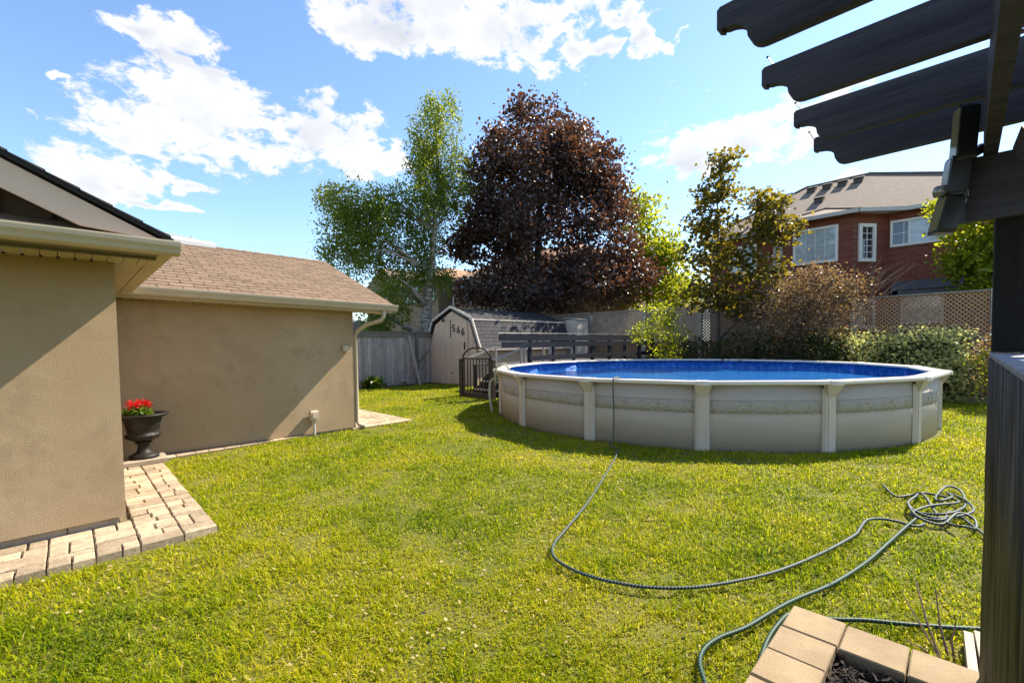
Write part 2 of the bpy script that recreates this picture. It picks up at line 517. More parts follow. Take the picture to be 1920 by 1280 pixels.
def hose_mat(name, a, b_, per, turns):
    m = mat(name, a, b_, 4, .55, spec=.3)
    t = m.node_tree
    b = t.nodes['Principled BSDF']
    uv = t.nodes.new('ShaderNodeUVMap')
    uv.uv_map = 'len'
    sx = t.nodes.new('ShaderNodeSeparateXYZ')
    t.links.new(uv.outputs[0], sx.inputs[0])
    def ma(op, x, y):
        n = t.nodes.new('ShaderNodeMath')
        n.operation = op
        for i, q in enumerate((x, y)):
            if isinstance(q, (int, float)):
                n.inputs[i].default_value = q
            else:
                t.links.new(q, n.inputs[i])
        return n.outputs[0]
    s1 = ma('FRACT', ma('ADD', ma('MULTIPLY', sx.outputs[0], 1/per), ma('MULTIPLY', sx.outputs[1], turns)), 0)
    s2 = ma('GREATER_THAN', s1, .6)
    mx = t.nodes.new('ShaderNodeMixRGB')
    t.links.new(s2, mx.inputs[0])
    mx.inputs[1].default_value, mx.inputs[2].default_value = (*a, 1), (*b_, 1)
    t.links.new(mx.outputs[0], b.inputs['Base Color'])
    return m
M['hose'] = hose_mat('hose_black_green', (.012,.018,.017), (.022,.10,.062), .022, 1.0)
M['hose_white'] = hose_mat('hose_black_white', (.016,.024,.024), (.11,.15,.14), .022, 1.0)

def ground_mat():
    m = mat('lawn_soil', (.085,.095,.010), (.13,.12,.016), 3, .95, .8, 30, fleck=((.15,.12,.05), 12, .6, .85))
    return m
M['lawn'] = ground_mat()
M['grass'] = leafmat('grass_blade', (.1,.1,.1), (.1,.1,.1), (.1,.1,.1), .46, .012, .5)
def grass_ramp():
    t = M['grass'].node_tree
    at = [n for n in t.nodes if n.type == 'ATTRIBUTE'][0]
    for node, k in (([n for n in t.nodes if n.type == 'BSDF_DIFFUSE'][0], 1.0), ([n for n in t.nodes if n.type == 'BSDF_TRANSLUCENT'][0], 1.65)):
        rp = t.nodes.new('ShaderNodeValToRGB')
        cols = ((0, (.045,.095,.006)), (.38, (.185,.245,.005)), (.66, (.33,.335,.005)), (.93, (.43,.375,.018)), (1.0, (.48,.39,.15)))
        e = rp.color_ramp.elements
        while len(e) < len(cols):
            e.new(.5)
        for q, (p, c) in zip(e, cols):
            q.position = p
            q.color = tuple(min(v*k, .8) for v in c) + (1,)
        t.links.new(at.outputs['Fac'], rp.inputs[0])
        t.links.new(rp.outputs[0], node.inputs[0])
grass_ramp()
M['leaf_birch'] = leafmat('leaf_birch', (.055,.100,.016), (.135,.19,.035), (.38,.46,.035), .46, .10)
M['leaf_maple'] = leafmat('leaf_purple_maple', (.032,.023,.026), (.082,.055,.050), (.27,.105,.04), .25, .2, .5)
M['leaf_green'] = leafmat('leaf_bright_green', (.08,.125,.012), (.19,.235,.02), (.62,.66,.03), .5, .06)
M['leaf_young'] = leafmat('leaf_young_maple', (.035,.033,.012), (.10,.09,.02), (.42,.33,.025), .42, .15, .5)
M['leaf_brown'] = leafmat('leaf_brown_shrub', (.065,.048,.028), (.24,.16,.10), (.40,.25,.09), .38, .13, .5)
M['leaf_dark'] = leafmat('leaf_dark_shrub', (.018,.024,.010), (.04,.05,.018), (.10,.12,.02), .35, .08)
M['leaf_varieg'] = leafmat('leaf_variegated', (.20,.25,.06), (.70,.67,.34), (.74,.74,.22), .48, .06)
M['leaf_hosta'] = leafmat('leaf_hosta', (.06,.11,.012), (.11,.17,.02), (.3,.4,.03), .35, .08)
M['petal'] = leafmat('petal_red', (.45,.006,.008), (.65,.015,.012), (.6,.02,.01), .3, .03)
M['petal_white'] = leafmat('petal_white', (.6,.6,.55), (.7,.7,.65), (.6,.6,.5), .3, .03)
M['clover'] = leafmat('clover_leaf', (.12,.17,.014), (.24,.27,.03), (.42,.44,.03), .35, .012, .6)
M['straw'] = leafmat('dry_straw', (.30,.24,.10), (.46,.38,.19), (.3,.25,.1), .2, .01, .6)

# ------------------------------------------------------------------ numpy foliage
def np_mesh(name, V, faces4=None, faces3=None, rnd4=None, rnd3=None):
    me = bpy.data.meshes.new(name)
    n4 = 0 if faces4 is None else len(faces4)
    n3 = 0 if faces3 is None else len(faces3)
    me.vertices.add(len(V))
    me.vertices.foreach_set('co', V.astype(np.float32).ravel())
    me.loops.add(n4*4 + n3*3)
    li = np.concatenate([x.ravel() for x in (faces4, faces3) if x is not None])
    me.loops.foreach_set('vertex_index', li.astype(np.int32))
    me.polygons.add(n4 + n3)
    st = np.concatenate([np.arange(n4)*4, n4*4 + np.arange(n3)*3])
    me.polygons.foreach_set('loop_start', st.astype(np.int32))
    a = me.attributes.new('rnd', 'FLOAT', 'FACE')
    a.data.foreach_set('value', np.concatenate([x for x in (rnd4, rnd3) if x is not None]).astype(np.float32))
    me.update(calc_edges=True)
    return me
def unit(a):
    return a / np.maximum(np.linalg.norm(a, axis=1, keepdims=True), 1e-9)
def leaf_mesh(name, P, L, updown=0.0, asp=0.7, rnd=None, fold=0.18, droop=0.0):
    """diamond leaves folded along the midrib, one per row of P"""
    n = len(P)
    nrm = RNG.normal(size=(n, 3))
    nrm[:, 2] += updown
    nrm = unit(nrm)
    d = RNG.normal(size=(n, 3))
    d[:, 2] -= droop
    d = unit(d - nrm * (d*nrm).sum(1, keepdims=True))
    w = np.cross(nrm, d)
    L = (L * RNG.uniform(.65, 1.3, n))[:, None]
    V = np.empty((n, 4, 3))
    V[:, 0] = P - d*L*.5
    V[:, 1] = P + w*L*asp*.5 + nrm*L*fold + d*L*.05
    V[:, 2] = P + d*L*.5
    V[:, 3] = P - w*L*asp*.5 + nrm*L*fold + d*L*.05
    i = np.arange(n)*4
    F3 = np.concatenate([np.stack([i, i+1, i+2], 1), np.stack([i, i+2, i+3], 1)])
    r = RNG.uniform(0, 1, n) if rnd is None else rnd
    return np_mesh(name, V.reshape(-1, 3), None, F3, None, np.concatenate([r, r]))
def clumps(lobes, n, inner=.35, power=.6):
    w = np.array([l[3]*l[3]*l[4] for l in lobes])**(2/3)
    idx = RNG.choice(len(lobes), n, p=w/w.sum())
    d = unit(RNG.normal(size=(n, 3)))
    r = (inner + (1-inner)*RNG.uniform(0, 1, n)**power)[:, None]
    LB = np.array(lobes)[idx]
    return LB[:, :3] + d*r*np.stack([LB[:, 3], LB[:, 3], LB[:, 4]], 1)
def ragged(lobes, n, r0, r1, out=.95, seed=3):
    """small lobes pushed out of the main ones so that the outline is uneven"""
    C = clumps(lobes, n, out, 1.0)
    rs_ = RNG.uniform(r0, r1, n)
    return [(float(c[0]), float(c[1]), float(c[2]), float(r), float(r*.8)) for c, r in zip(C, rs_)]
def foliage(name, lobes, material, parent, nclump, per, rc, L, flat=.7, hang=0.0, updown=.4, asp=.7, inner=.35, droop=0.0, power=.6, kind=None):
    C = clumps(lobes, nclump, inner, power)
    n = nclump*per
    P = np.repeat(C, per, 0)
    off = RNG.normal(size=(n, 3))*rc
    off[:, 2] *= flat
    if hang:
        off[:, :2] *= .55
        off[:, 2] = -np.abs(off[:, 2])*hang
    P = P + off
    base = np.repeat(RNG.uniform(0, .6, nclump), per)
    rn = np.clip(base + RNG.uniform(0, .5, n), 0, 1)
    P = P[P[:, 2] > .03]
    rn = rn[:len(P)]
    me = leaf_mesh(name, P - np.array(ORG.get(parent.as_pointer(), (0,0,0))), L, updown, asp, rn, droop=droop)
    me.materials.append(material)
    link(name, me, parent, kind)
    return C
def limbs(parent, trunk, rad, targets, material, sub=None, lift=.35, thin=.35, n=7):
    m = MB()
    m.tube(trunk, rad, n)
    m.build('trunk', material, parent, True)
    b = MB()
    T = [Vector(p) for p in trunk]
    for tg in targets:
        tg = Vector(tg)
        best = min(range(len(T)), key=lambda i: (T[i]-tg).length + (9 if T[i].z > tg.z else 0)*.4)
        s_ = T[best]
        r0 = rad[best]*thin
        mid = s_.lerp(tg, .5) + Vector((random.uniform(-.2,.2), random.uniform(-.2,.2), lift*(tg-s_).length*.3))
        path = [s_, s_.lerp(mid, .5) + Vector((0,0,.05)), mid, mid.lerp(tg, .6), tg]
        b.tube(path, [r0, r0*.8, r0*.6, r0*.4, r0*.2], 5)
    if sub is not None:
        for c in sub:
            c = Vector(c)
            tg = min((Vector(q) for q in targets), key=lambda q: (q-c).length)
            b.tube([tg, tg.lerp(c, .5) + Vector((0,0,.12)), c], [.022, .015, .006], 4)
    if b.v:
        b.build('branches', material, parent, True, 'stuff')

# ------------------------------------------------------------------ the ground
g_ = MB()
N = 24
xs = [-400,-150,-60,-20,-8] + [i*1.5 for i in range(-4, 24)] + [40,70,150,400]
for i in range(len(xs)-1):
    for j in range(len(xs)-1):
        g_.quad((xs[i],xs[j],0),(xs[i+1],xs[j],0),(xs[i+1],xs[j+1],0),(xs[i],xs[j+1],0))
g_.build('lawn', M['lawn'], kind='structure')

POOL = (10.527, 4.711)
GM = (2.36, 8.2665)          # middle of the garage wall foot
GROT = R(-2.0)

def in_pool(x, y):
    return (x-POOL[0])**2 + (y-POOL[1])**2 < 4.50**2
def bare(x, y):
    """where no grass grows (arrays)"""
    b = in_pool(x, y)
    b |= (x < .90) & (y > 4.50) & (y < 8.5)
    gw = 8.2665 - .035*(x-2.36)
    b |= (y > gw-.02) & (x < 3.9) & (x > -8)
    b |= (x < 2.9) & (y > np.minimum(8.06 + .05*(x-1.0), gw)) & (x > .5)
    b |= (x > 3.8) & (x < 5.16) & (y > 8.14) & (y < 13)
    b |= (y > 15.55)
    b |= (x > 11.05) & (x < 17) & (y > 12.9)
    b |= (x > 15.6)
    b |= (x > 2.1) & (x < 2.86) & (y < .66) & (y > -3)
    b |= (x < 2.2) & (y < .66) & (x > .9) & (y > -2)
    b |= (x < 2.9) & (y < -.06)
    b |= (x > 2.84) & (x < 3.3) & (y < -.03) & (y > -.14)
    b |= (x < -2)
    return b

# grass blades, denser and finer near the path of the lawn that faces the terrace
def lawn_noise(x, y):
    return (np.sin(x*1.7+.4*y)+np.sin(y*2.3-.7*x+1.3)+np.sin(3.1*x+2.2*y)+np.sin(5.3*y-4.1*x+.5)+np.sin(.8*x-1.1*y))/5
def value_noise(x, y, cell, seed):
    g = np.random.default_rng(seed).uniform(-1, 1, (128, 128))
    u_, v_ = x/cell, y/cell
    i0, j0 = np.floor(u_).astype(int), np.floor(v_).astype(int)
    fu, fv = u_-i0, v_-j0
    fu, fv = fu*fu*(3-2*fu), fv*fv*(3-2*fv)
    q = lambda a, b: g[a % 128, b % 128]
    return (q(i0,j0)*(1-fu)+q(i0+1,j0)*fu)*(1-fv) + (q(i0,j0+1)*(1-fu)+q(i0+1,j0+1)*fu)*fv
def grass():
    n = 640000
    th = RNG.uniform(R(45.2-66), R(45.2+64), n)
    u_ = RNG.uniform(0, 1, n)
    d0, d1, p = 1.25, 19.0, .72
    d = (d0**p + u_*(d1**p-d0**p))**(1/p)
    x, y = d*np.cos(th), d*np.sin(th)
    ok = ~bare(x, y)
    x, y, d = x[ok], y[ok], d[ok]
    ln = .45*lawn_noise(x, y) + .55*value_noise(x, y, .13, 1) + .5*value_noise(x, y, .34, 2) + .35*value_noise(x, y, .06, 3)
    keep = RNG.uniform(0, 1, len(x)) < np.clip(.95+.35*ln, .5, 1)
    x, y, d, ln = x[keep], y[keep], d[keep], ln[keep]
    n = len(x)
    h = RNG.uniform(.018, .048, n)*np.clip(1+.75*ln, .35, 2.2)*(1+d*.008)
    h *= np.where(RNG.uniform(0, 1, n) < .04, 1.7, 1)
    wd = RNG.uniform(.0024, .0046, n)*(1+d/4.0)
    a = RNG.uniform(0, 2*np.pi, n)
    lean = RNG.uniform(.25, 1.35, n)
    dx, dy = np.cos(a), np.sin(a)
    tx, ty = -np.sin(a+RNG.uniform(-.6,.6,n)), np.cos(a+RNG.uniform(-.6,.6,n))
    V = np.zeros((n, 5, 3))
    for k, (s, hh, ww) in enumerate(((0,0,-1),(0,0,1),(.35,.62,.85),(.35,.62,-.85),(1,1,0))):
        ww_ = ww*wd*.5
        V[:, k, 0] = x + dx*lean*h*s + tx*ww_
        V[:, k, 1] = y + dy*lean*h*s + ty*ww_
        V[:, k, 2] = h*hh*(1-.35*lean*s)
    i = np.arange(n)*5
    F4 = np.stack([i, i+1, i+2, i+3], 1)
    F3 = np.stack([i+3, i+2, i+4], 1)
    big = .8*value_noise(x, y, 1.1, 4) + .6*value_noise(x, y, .45, 5) + .35*value_noise(x, y, .16, 6)
    r = np.clip(.56 - .10*ln + .20*big + RNG.normal(0, .17, n), 0, .96)
    r = np.where(RNG.uniform(0, 1, n) < .03 + .07*(big > .75), RNG.uniform(.95, 1, n), r)
    me = np_mesh('grass', V.reshape(-1, 3), F4, F3, r, r)
    me.materials.append(M['grass'])
    o = link('grass', me, None, 'stuff')
    o['label'] = 'short sunlit mown lawn grass between the garage and the pool'
    o['category'] = 'grass'
grass()
def ground_leaves(name, n, L, m, cat, label, dmax, zz, patch):
    th = RNG.uniform(R(45.2-62), R(45.2+60), n)
    d = 1.4 + (dmax-1.4)*RNG.uniform(0, 1, n)**.8
    x, y = d*np.cos(th), d*np.sin(th)
    ok = ~bare(x, y) & (lawn_noise(1.3*x+patch, 1.3*y-patch) > .02)
    x, y = x[ok], y[ok]
    P = np.stack([x, y, RNG.uniform(*zz, len(x))], 1)
    me = leaf_mesh(name, P, L, 3.0, .8)
    me.materials.append(m)
    o = link(name, me, None, 'stuff')
    o['label'], o['category'] = label, cat
ground_leaves('clover', 26000, .016, M['clover'], 'clover', 'small round clover leaves scattered through the lawn', 11, (.02,.045), 3.0)
ground_leaves('dry_grass', 3500, .026, M['straw'], 'dry grass', 'pale dry straw bits lying in the lawn', 8, (.012,.035), 8.0)

def strip(name, x0, x1, y0, y1, z, m):
    return MB().quad((x0,y0,z),(x1,y0,z),(x1,y1,z),(x0,y1,z)).build(name, m, kind='structure')

# ------------------------------------------------------------------ paved terrace
terrace = bpy.data.objects.new('paved_terrace', None)
COL.objects.link(terrace)
terrace['kind'] = 'structure'
bed = MB()
bed.box(-3.0, .872, 4.548, 5.32, -.05, .036)
bed.box(.29, .872, 5.32, 8.42, -.05, .036)
bed.build('bedding', M['sand'], terrace)
J = .010
def paver(x0, x1, y0, y1, z=.062):
    dz = random.uniform(-.006, .006)
    j = lambda: random.uniform(-.0015, .0015)
    MB().cbox(x0+J/2+j(), x1-J/2+j(), y0+J/2+j(), y1-J/2+j(), -.02, z+dz, random.uniform(.005, .010)).build('paver', M['paver'], terrace)
def paver_column(x0, x1, y0, y1):
    """cells laid in bands of two heights, some split in two"""
    y, k = y0, random.randrange(3)
    while y < y1-.03:
        hgt = (.155, .075, .155, .15)[k % 4]
        y2 = min(y+hgt, y1)
        if y1-y2 < .05:
            y2 = y1
        if hgt > .1 and random.random() < .75:
            xm = x0 + (x1-x0)*random.choice((.45, .5, .58))
            paver(x0, xm, y, y2)
            paver(xm, x1, y, y2)
        else:
            paver(x0, x1, y, y2)
        y, k = y2, k+1
for (x0, x1, y1) in ((.64,.878,8.12),(.36,.64,8.12)):
    paver_column(x0, x1, 4.54, y1)
x = .36
while x > -2.4:
    w = random.choice((.26,.28,.30))
    paver_column(x-w, x, 4.54, 5.28)
    x -= w
# narrow walk along the garage and the slab path round its corner
walk = bpy.data.objects.new('garage_walk', None)
COL.objects.link(walk)
walk['kind'] = 'structure'
wb = MB()
wb.prism([(.878,8.05,.0),(2.95,8.19,.0),(2.95,8.30,.0),(.878,8.45,.0)], (0,0,.022))
wb.box(3.80, 5.14, 8.15, 12.6, -.02, .022)
wb.build('bedding', M['sand'], walk)
def wpaver(pts, z=.04):
    c = sum((Vector(p) for p in pts), Vector((0,0)))/4
    lo = [(c + (Vector(p)-c)*.975) for p in pts]
    hi = [(c + (Vector(p)-c)*.93) for p in pts]
    vs = [(p.x,p.y,-.01) for p in lo] + [(p.x,p.y,z-.006) for p in lo] + [(p.x,p.y,z) for p in hi]
    fs = [(8,9,10,11)] + [(i,(i+1)%4,4+(i+1)%4,4+i) for i in range(4)] + [(4+i,4+(i+1)%4,8+(i+1)%4,8+i) for i in range(4)]
    MB().add(vs, fs).build('paver', M['paver'], walk)
xw = .885
while xw < 2.9:
    w = random.choice((.17,.2,.24))
    f = lambda q: 8.055 + .068*(q-.878)
    gq = lambda q: 8.2665 - .035*(q-2.36) + .02
    if gq(xw+w) - f(xw+w) > .02:
        wpaver([(xw,f(xw)),(xw+w,f(xw+w)),(xw+w,gq(xw+w)),(xw,gq(xw))])
    xw += w
yy = 8.16
while yy < 12.4:
    h_ = random.choice((.15,.22))
    xx = 3.82
    while xx < 5.1:
        w = min(random.choice((.15,.22,.3)), 5.13-xx)
        if 5.13-xx-w < .08:
            w = 5.13-xx
        wpaver([(xx,yy),(xx+w,yy),(xx+w,yy+h_),(xx,yy+h_)])
        xx += w
    yy += h_

# ------------------------------------------------------------------ the house corner with its gable eave
house = thing('house', 'beige stucco house corner with deep boxed eave and gable above, beside the terrace', 'house', (.32, 5.234, 0))
w_ = MB()
w_.box(-6, .322, 5.234, 8.45, .125, 2.356)
w_.build('wall', M['stucco'], house)
fx = .28
for wd_ in (.33, .42, .40, .42, .42, .42, .42):
    MB().box(fx-wd_+.004, fx-.004, 5.275, 5.38, 0, .124).build('foundation_block', M['footing'], house)
    fx -= wd_
MB().box(-6, .27, 5.30, 8.4, 0, .12).build('foundation', M['footing'], house)
# soffit panels of the front eave (ribs run across) and of the end eave
sx = .565
k = 0
while sx > -2.0:
    MB().box(sx-.095, sx-.003, 4.70, 5.228, 2.356, 2.366).build('soffit_panel', M['soffit'], house)
    MB().box(sx-.11+.004, sx-.086, 5.15, 5.226, 2.3505, 2.3555).build('soffit_vent', M['felt'], house) if k % 1 == 0 and sx < .30 else None
    sx -= .098
    k += 1
sv = 5.232
while sv < 8.0:
    MB().box(.326, .52, sv, sv+.05, 2.357, 2.366).build('soffit_strip', M['soffit'], house)
    sv += .0525
eb = MB()
eb.box(.523, .548, 4.72, 8.0, 2.349, 2.37)
eb.box(.551, .64, 4.44, 8.0, 2.352, 2.375)
eb.build('soffit_edge', M['soffit'], house)
MB().box(-6, .545, 4.655, 4.70, 2.325, 2.372).build('soffit_rail', M['darktrim'], house)
MB().box(-6, .55, 4.53, 4.652, 2.345, 2.47).build('fascia', M['darktrim'], house)
MB().box(.60, .636, 4.46, 8.05, 2.376, 2.46).build('end_fascia', M['trim'], house)
# ogee gutter
prof = [(4.525,2.345),(4.45,2.345),(4.425,2.36),(4.415,2.385),(4.395,2.41),(4.39,2.437),(4.39,2.45),(4.402,2.45),(4.404,2.42),(4.525,2.42)]
gt = MB()
gt.prism([(-6, y, z) for y, z in prof], (6.675, 0, 0))
gt.build('gutter', M['trim'], house)
# shingled skirt behind the gutter, gable wall and rake
k = 0
for i in range(3):
    x = .22 - .33*i*.2
    while x > -2.2:
        y0 = 4.54 + i*.12
        z0 = 2.455 + i*.045
        MB().prism([(x-.30,y0,z0),(x-.005,y0,z0),(x-.005,y0+.17,z0+.055),(x-.30,y0+.17,z0+.055)], (0,0,.014)).build('shingle', M['shingle'], house)
        x -= .30
MB().prism([(-6,4.53,2.42),(.5,4.53,2.42),(.5,4.95,2.57),(-6,4.95,2.57)], (0,0,.012)).build('skirt_roof', M['felt'], house)
MB().prism([(.45,4.96,2.40),(-6,4.96,2.40),(-6,4.96,5.55),(-5.6,4.96,5.40)], (0,.06,0)).build('gable_wall', M['gablewood'], house)
for i in range(7):
    x = -.05 - i*.28
    MB().bar((x,4.94,2.55),(x-.02,4.94,2.70+.5*(.3-x)*.8), .05, .03).build('gable_batten', M['gablewood'], house)
rk = MB()
rk.prism([(.575,4.487,2.452),(.10,4.487,2.498),(-6,4.487,5.53),(-6,4.487,5.75)], (0,.035,0))
rk.build('rake_board', M['rake'], house)
rf = MB()
a, b = Vector((.64,4.455,2.445)), Vector((-6.2,4.455,5.865))
rf.prism([a, a+Vector((0,0,.028)), b+Vector((0,0,.028)), b], (0, 4.2, 0))
rf.build('roof', M['felt'], house)
dirn = (b-a).normalized()
for i in range(7):
    p = a + dirn*(.02+.19*i) + Vector((0,-.012,.026))
    q = p + dirn*.20
    MB().prism([p, p+Vector((0,0,.016)), q+Vector((0,0,.006)), q], (0,.45,0)).build('shingle', M['shingle_dark'], house)
MB().prism([(.56,4.5,2.49),(-6,4.5,5.77),(-6,4.5,5.80),(.56,4.5,2.52)], (0,4.0,0)).build('roof_deck', M['gablewood'], house)

# ------------------------------------------------------------------ the garage (local frame along its wall)
gar = thing('garage', 'beige stucco garage with brown shingle roof and beige gutter, left of the lawn', 'garage', (GM[0], GM[1], 0), GROT, local=True)
MB().box(-5.0, 1.535, 0, 6.0, .05, 2.30).build('wall', M['stucco'], gar)
MB().box(-5.0, 1.50, .03, 5.95, 0, .05).build('foundation', M['footing'], gar)
def gz(x):                      # the gutter line falls towards its downspout
    return 2.365 - .020*(x-(-1.85)) - .0
SLOPE = .385
def roofpt(x, y, dz=0.0):       # y counted from the wall
    return Vector((x, y, gz(x) + .09 + SLOPE*(y+.42) + dz))
MB().add([roofpt(-5,-.40),roofpt(2.16,-.40),roofpt(2.16,3.0),roofpt(-5,3.0),roofpt(-5,-.40,-.05),roofpt(2.16,-.40,-.05),roofpt(2.16,3.0,-.05),roofpt(-5,3.0,-.05)],
    [(0,1,2,3),(7,6,5,4),(0,4,5,1),(1,5,6,2),(2,6,7,3),(3,7,4,0)]).build('roof', M['felt'], gar)
bk = [roofpt(-5,3.0), roofpt(2.16,3.0), Vector((2.16,6.5,2.45)), Vector((-5,6.5,2.45))]
MB().prism(bk, (0,0,-.05)).build('rear_roof', M['shingle'], gar)
gw_ = MB()
gw_.prism([(1.50,0,2.25),(1.50,6.0,2.25),(1.50,6.0,2.42),(1.50,3.0,3.52),(1.50,0,2.40)], (.03,0,0))
gw_.build('gable_wall', M['stucco'], gar)
rows, tabw = 21, .30
ex = 3.42/rows
rest = MB()
cnt = 0
for r_ in range(rows):
    y0 = -.43 + r_*ex
    y1 = y0 + ex*1.25
    x = 2.18 - (r_ % 2)*tabw*.5
    if r_ % 2:
        xs_ = [(x, 2.18)]
    else:
        xs_ = []
    while x > -2.35:
        xs_.append((x-tabw, x))
        x -= tabw
    for (xa, xb) in xs_:
        dy = random.uniform(-.006, .006)
        o = MB()
        th_ = random.uniform(.009, .014)
        vs = [roofpt(xa+.005,y0+dy,.006),roofpt(xb-.005,y0+dy,.006),roofpt(xb-.005,y1,.003),roofpt(xa+.005,y1,.003)]
        vs += [roofpt(xa+.005,y0+dy,.006+th_),roofpt(xb-.005,y0+dy,.006+th_),roofpt(xb-.005,y1,.005),roofpt(xa+.005,y1,.005)]
        fs = [(4,5,6,7),(0,1,5,4),(1,2,6,5),(3,0,4,7)]
        if cnt < 296 and xa > -2.3:
            MB().add(vs, fs).build('shingle', M['shingle'], gar)
            cnt += 1
        else:
            rest.add(vs, fs)
rest.build('upper_shingles', M['shingle'], gar, kind='stuff')
for i in range(13):
    xa = 2.14 - i*.25
    p0 = roofpt(xa, 3.0)
    p1 = roofpt(xa-.27, 3.0)
    MB().add([p0+Vector((0,-.13,-.03)),p1+Vector((0,-.13,-.028)),p1+Vector((0,0,.03)),p0+Vector((0,0,.018)),p0+Vector((0,.13,-.03)),p1+Vector((0,.13,-.028))],
        [(0,3,2,1),(3,4,5,2),(0,4,3),(1,2,5)]).build('ridge_cap', M['shingle'], gar)
# white flashing box with a thin rail standing on the ridge
MB().add([roofpt(-.15,2.85,.02),roofpt(-1.35,2.85,.02),roofpt(-1.35,2.85,.13),roofpt(-.15,2.85,.09),roofpt(-.15,3.1,.02),roofpt(-1.35,3.1,.02),roofpt(-1.35,3.1,.13),roofpt(-.15,3.1,.09)],
    [(0,1,2,3),(7,6,5,4),(3,2,6,7),(0,3,7,4),(1,5,6,2)]).build('ridge_flashing', M['white'], gar)
rl = MB()
rl.tube([roofpt(-1.33,2.9,.20),roofpt(-.55,2.9,.15)], .012, 5)
for x in (-1.32,-1.05,-.57):
    rl.tube([roofpt(x,2.9,.1),roofpt(x,2.9,.20)], .010, 5)
rl.build('ridge_rail', M['housegutter'], gar)
# soffit, fascia, gutter, downspout
sxx = 2.12
while sxx > -2.6:
    z = gz(sxx)-.045
    MB().box(sxx-.115, sxx-.004, -.40, -.004, z-.006, z+.004).build('soffit_panel', M['soffit'], gar)
    if sxx < -.1:
        MB().box(sxx-.125, sxx-.105, -.06, -.008, z-.011, z-.0065).build('soffit_vent', M['felt'], gar)
    sxx -= .119
def grun(y0, y1, dz0, dz1, x0, x1, name, m):
    vs = [(x0,y0,gz(x0)+dz0),(x1,y0,gz(x1)+dz0),(x1,y1,gz(x1)+dz0),(x0,y1,gz(x0)+dz0),(x0,y0,gz(x0)+dz1),(x1,y0,gz(x1)+dz1),(x1,y1,gz(x1)+dz1),(x0,y1,gz(x0)+dz1)]
    return MB().add(vs, [(0,3,2,1),(4,5,6,7),(0,1,5,4),(1,2,6,5),(2,3,7,6),(3,0,4,7)]).build(name, m, gar)
grun(-.425, -.402, -.06, .075, -3, 2.14, 'fascia', M['trim'])
gp = [(-.43,-.03),(-.50,-.03),(-.525,-.012),(-.535,.02),(-.555,.05),(-.56,.075),(-.56,.09),(-.548,.09),(-.546,.06),(-.43,.06)]
ga = MB()
ga.add([(-3,y,gz(-3)+z) for y, z in gp] + [(2.20,y,gz(2.20)+z) for y, z in gp],
    [tuple(range(9,-1,-1)), tuple(range(10,20))] + [(i,(i+1)%10,10+(i+1)%10,10+i) for i in range(10)])
ga.build('gutter', M['trim'], gar)
ds = MB()
def rect_run(m_, path, w, d):
    for i in range(len(path)-1):
        m_.bar(path[i], path[i+1], w, d)
dp = [(1.93,-.48,gz(1.9)-.02),(1.93,-.48,gz(1.9)-.13),(1.90,-.44,gz(1.9)-.2),(1.70,-.16,2.0),(1.60,-.06,1.90),(1.578,.02,1.8),(1.578,.02,.14),(1.60,.0,.09),(1.69,-.08,.06)]
ds.tube(dp, [.042,.042,.042,.042,.04,.034,.034,.036,.04], 8)
ds.build('downspout', M['trim'], gar, True)

# ------------------------------------------------------------------ small things on the garage wall
ob = thing('outlet_box', 'beige weatherproof outlet box on a conduit stub low on the garage wall', 'outlet box', (3.107, 8.235, 0), GROT, local=True)
MB().cbox(-.075, .075, -.10, -.012, .29, .46, .02).build('cover', M['trim'], ob)
MB().box(-.04, .04, -.112, -.101, .33, .42).build('door_panel', M['rake'], ob)
MB().tube([(0,-.05,.02),(0,-.05,.29)], .022, 8).build('conduit', M['housegutter'], ob)
sb = thing('junction_box', 'small pale square junction box high on the sunny corner of the garage wall', 'junction box', (3.726, 8.214, 1.51), GROT, local=True)
MB().cbox(-.06, .06, -.05, -.004, 0, .11, .012).build('box', M['trim'], sb)
MB().box(-.045, .045, -.058, -.0505, .015, .085).build('lid', M['soffit'], sb)

# urn with geraniums
UX, UY = .70, 7.86
urn = thing('garden_urn', 'black classical urn planter on a brown slab by the house corner', 'urn', (UX, UY, .062))
MB().cbox(UX-.24, UX+.24, UY-.21, UY+.2, .064, .125, .012).build('slab', M['footing'], urn)
MB().lathe([(.0,.125),(.165,.125),(.165,.165),(.14,.175),(.125,.19),(.085,.205),(.07,.25),(.065,.30),(.08,.325),(.10,.335),(.085,.35),(.0,.35)], 24, (UX,UY,0)).build('pedestal', M['iron'], urn, True)
fl = [0,0,.03,.04,.03,0,0,0,0,0,0,0,0]
MB().lathe([(.05,.35),(.12,.365),(.175,.40),(.195,.43),(.185,.455),(.165,.465),(.175,.50),(.195,.60),(.215,.665),(.225,.68),(.205,.68),(.19,.66),(.0,.655)], 36, (UX,UY,0), fl).build('bowl', M['iron'], urn, True)
MB().lathe([(.205,.675),(.235,.675),(.285,.70),(.295,.715),(.285,.728),(.26,.73),(.225,.715),(.205,.69)], 36, (UX,UY,0)).build('rim', M['iron'], urn, True)
ger = thing('geranium', 'red geranium in flower growing in the black urn', 'geranium', (UX, UY, .66))
foliage('leaves', [(UX-.03,UY,.75,.15,.07)], M['leaf_hosta'], ger, 50, 8, .03, .055, inner=.2)
foliage('blossoms', [(UX-.04,UY,.855,.16,.05)], M['petal'], ger, 9, 46, .026, .026, inner=.5)
fs_ = MB()
for i in range(14):
    a_ = i*2.4
    fs_.tube([(UX-.03+.05*math.cos(a_),UY+.05*math.sin(a_),.66),(UX-.03+.12*math.cos(a_),UY+.12*math.sin(a_),.83)], .004, 4)
fs_.build('stems', M['leaf_hosta'], ger)

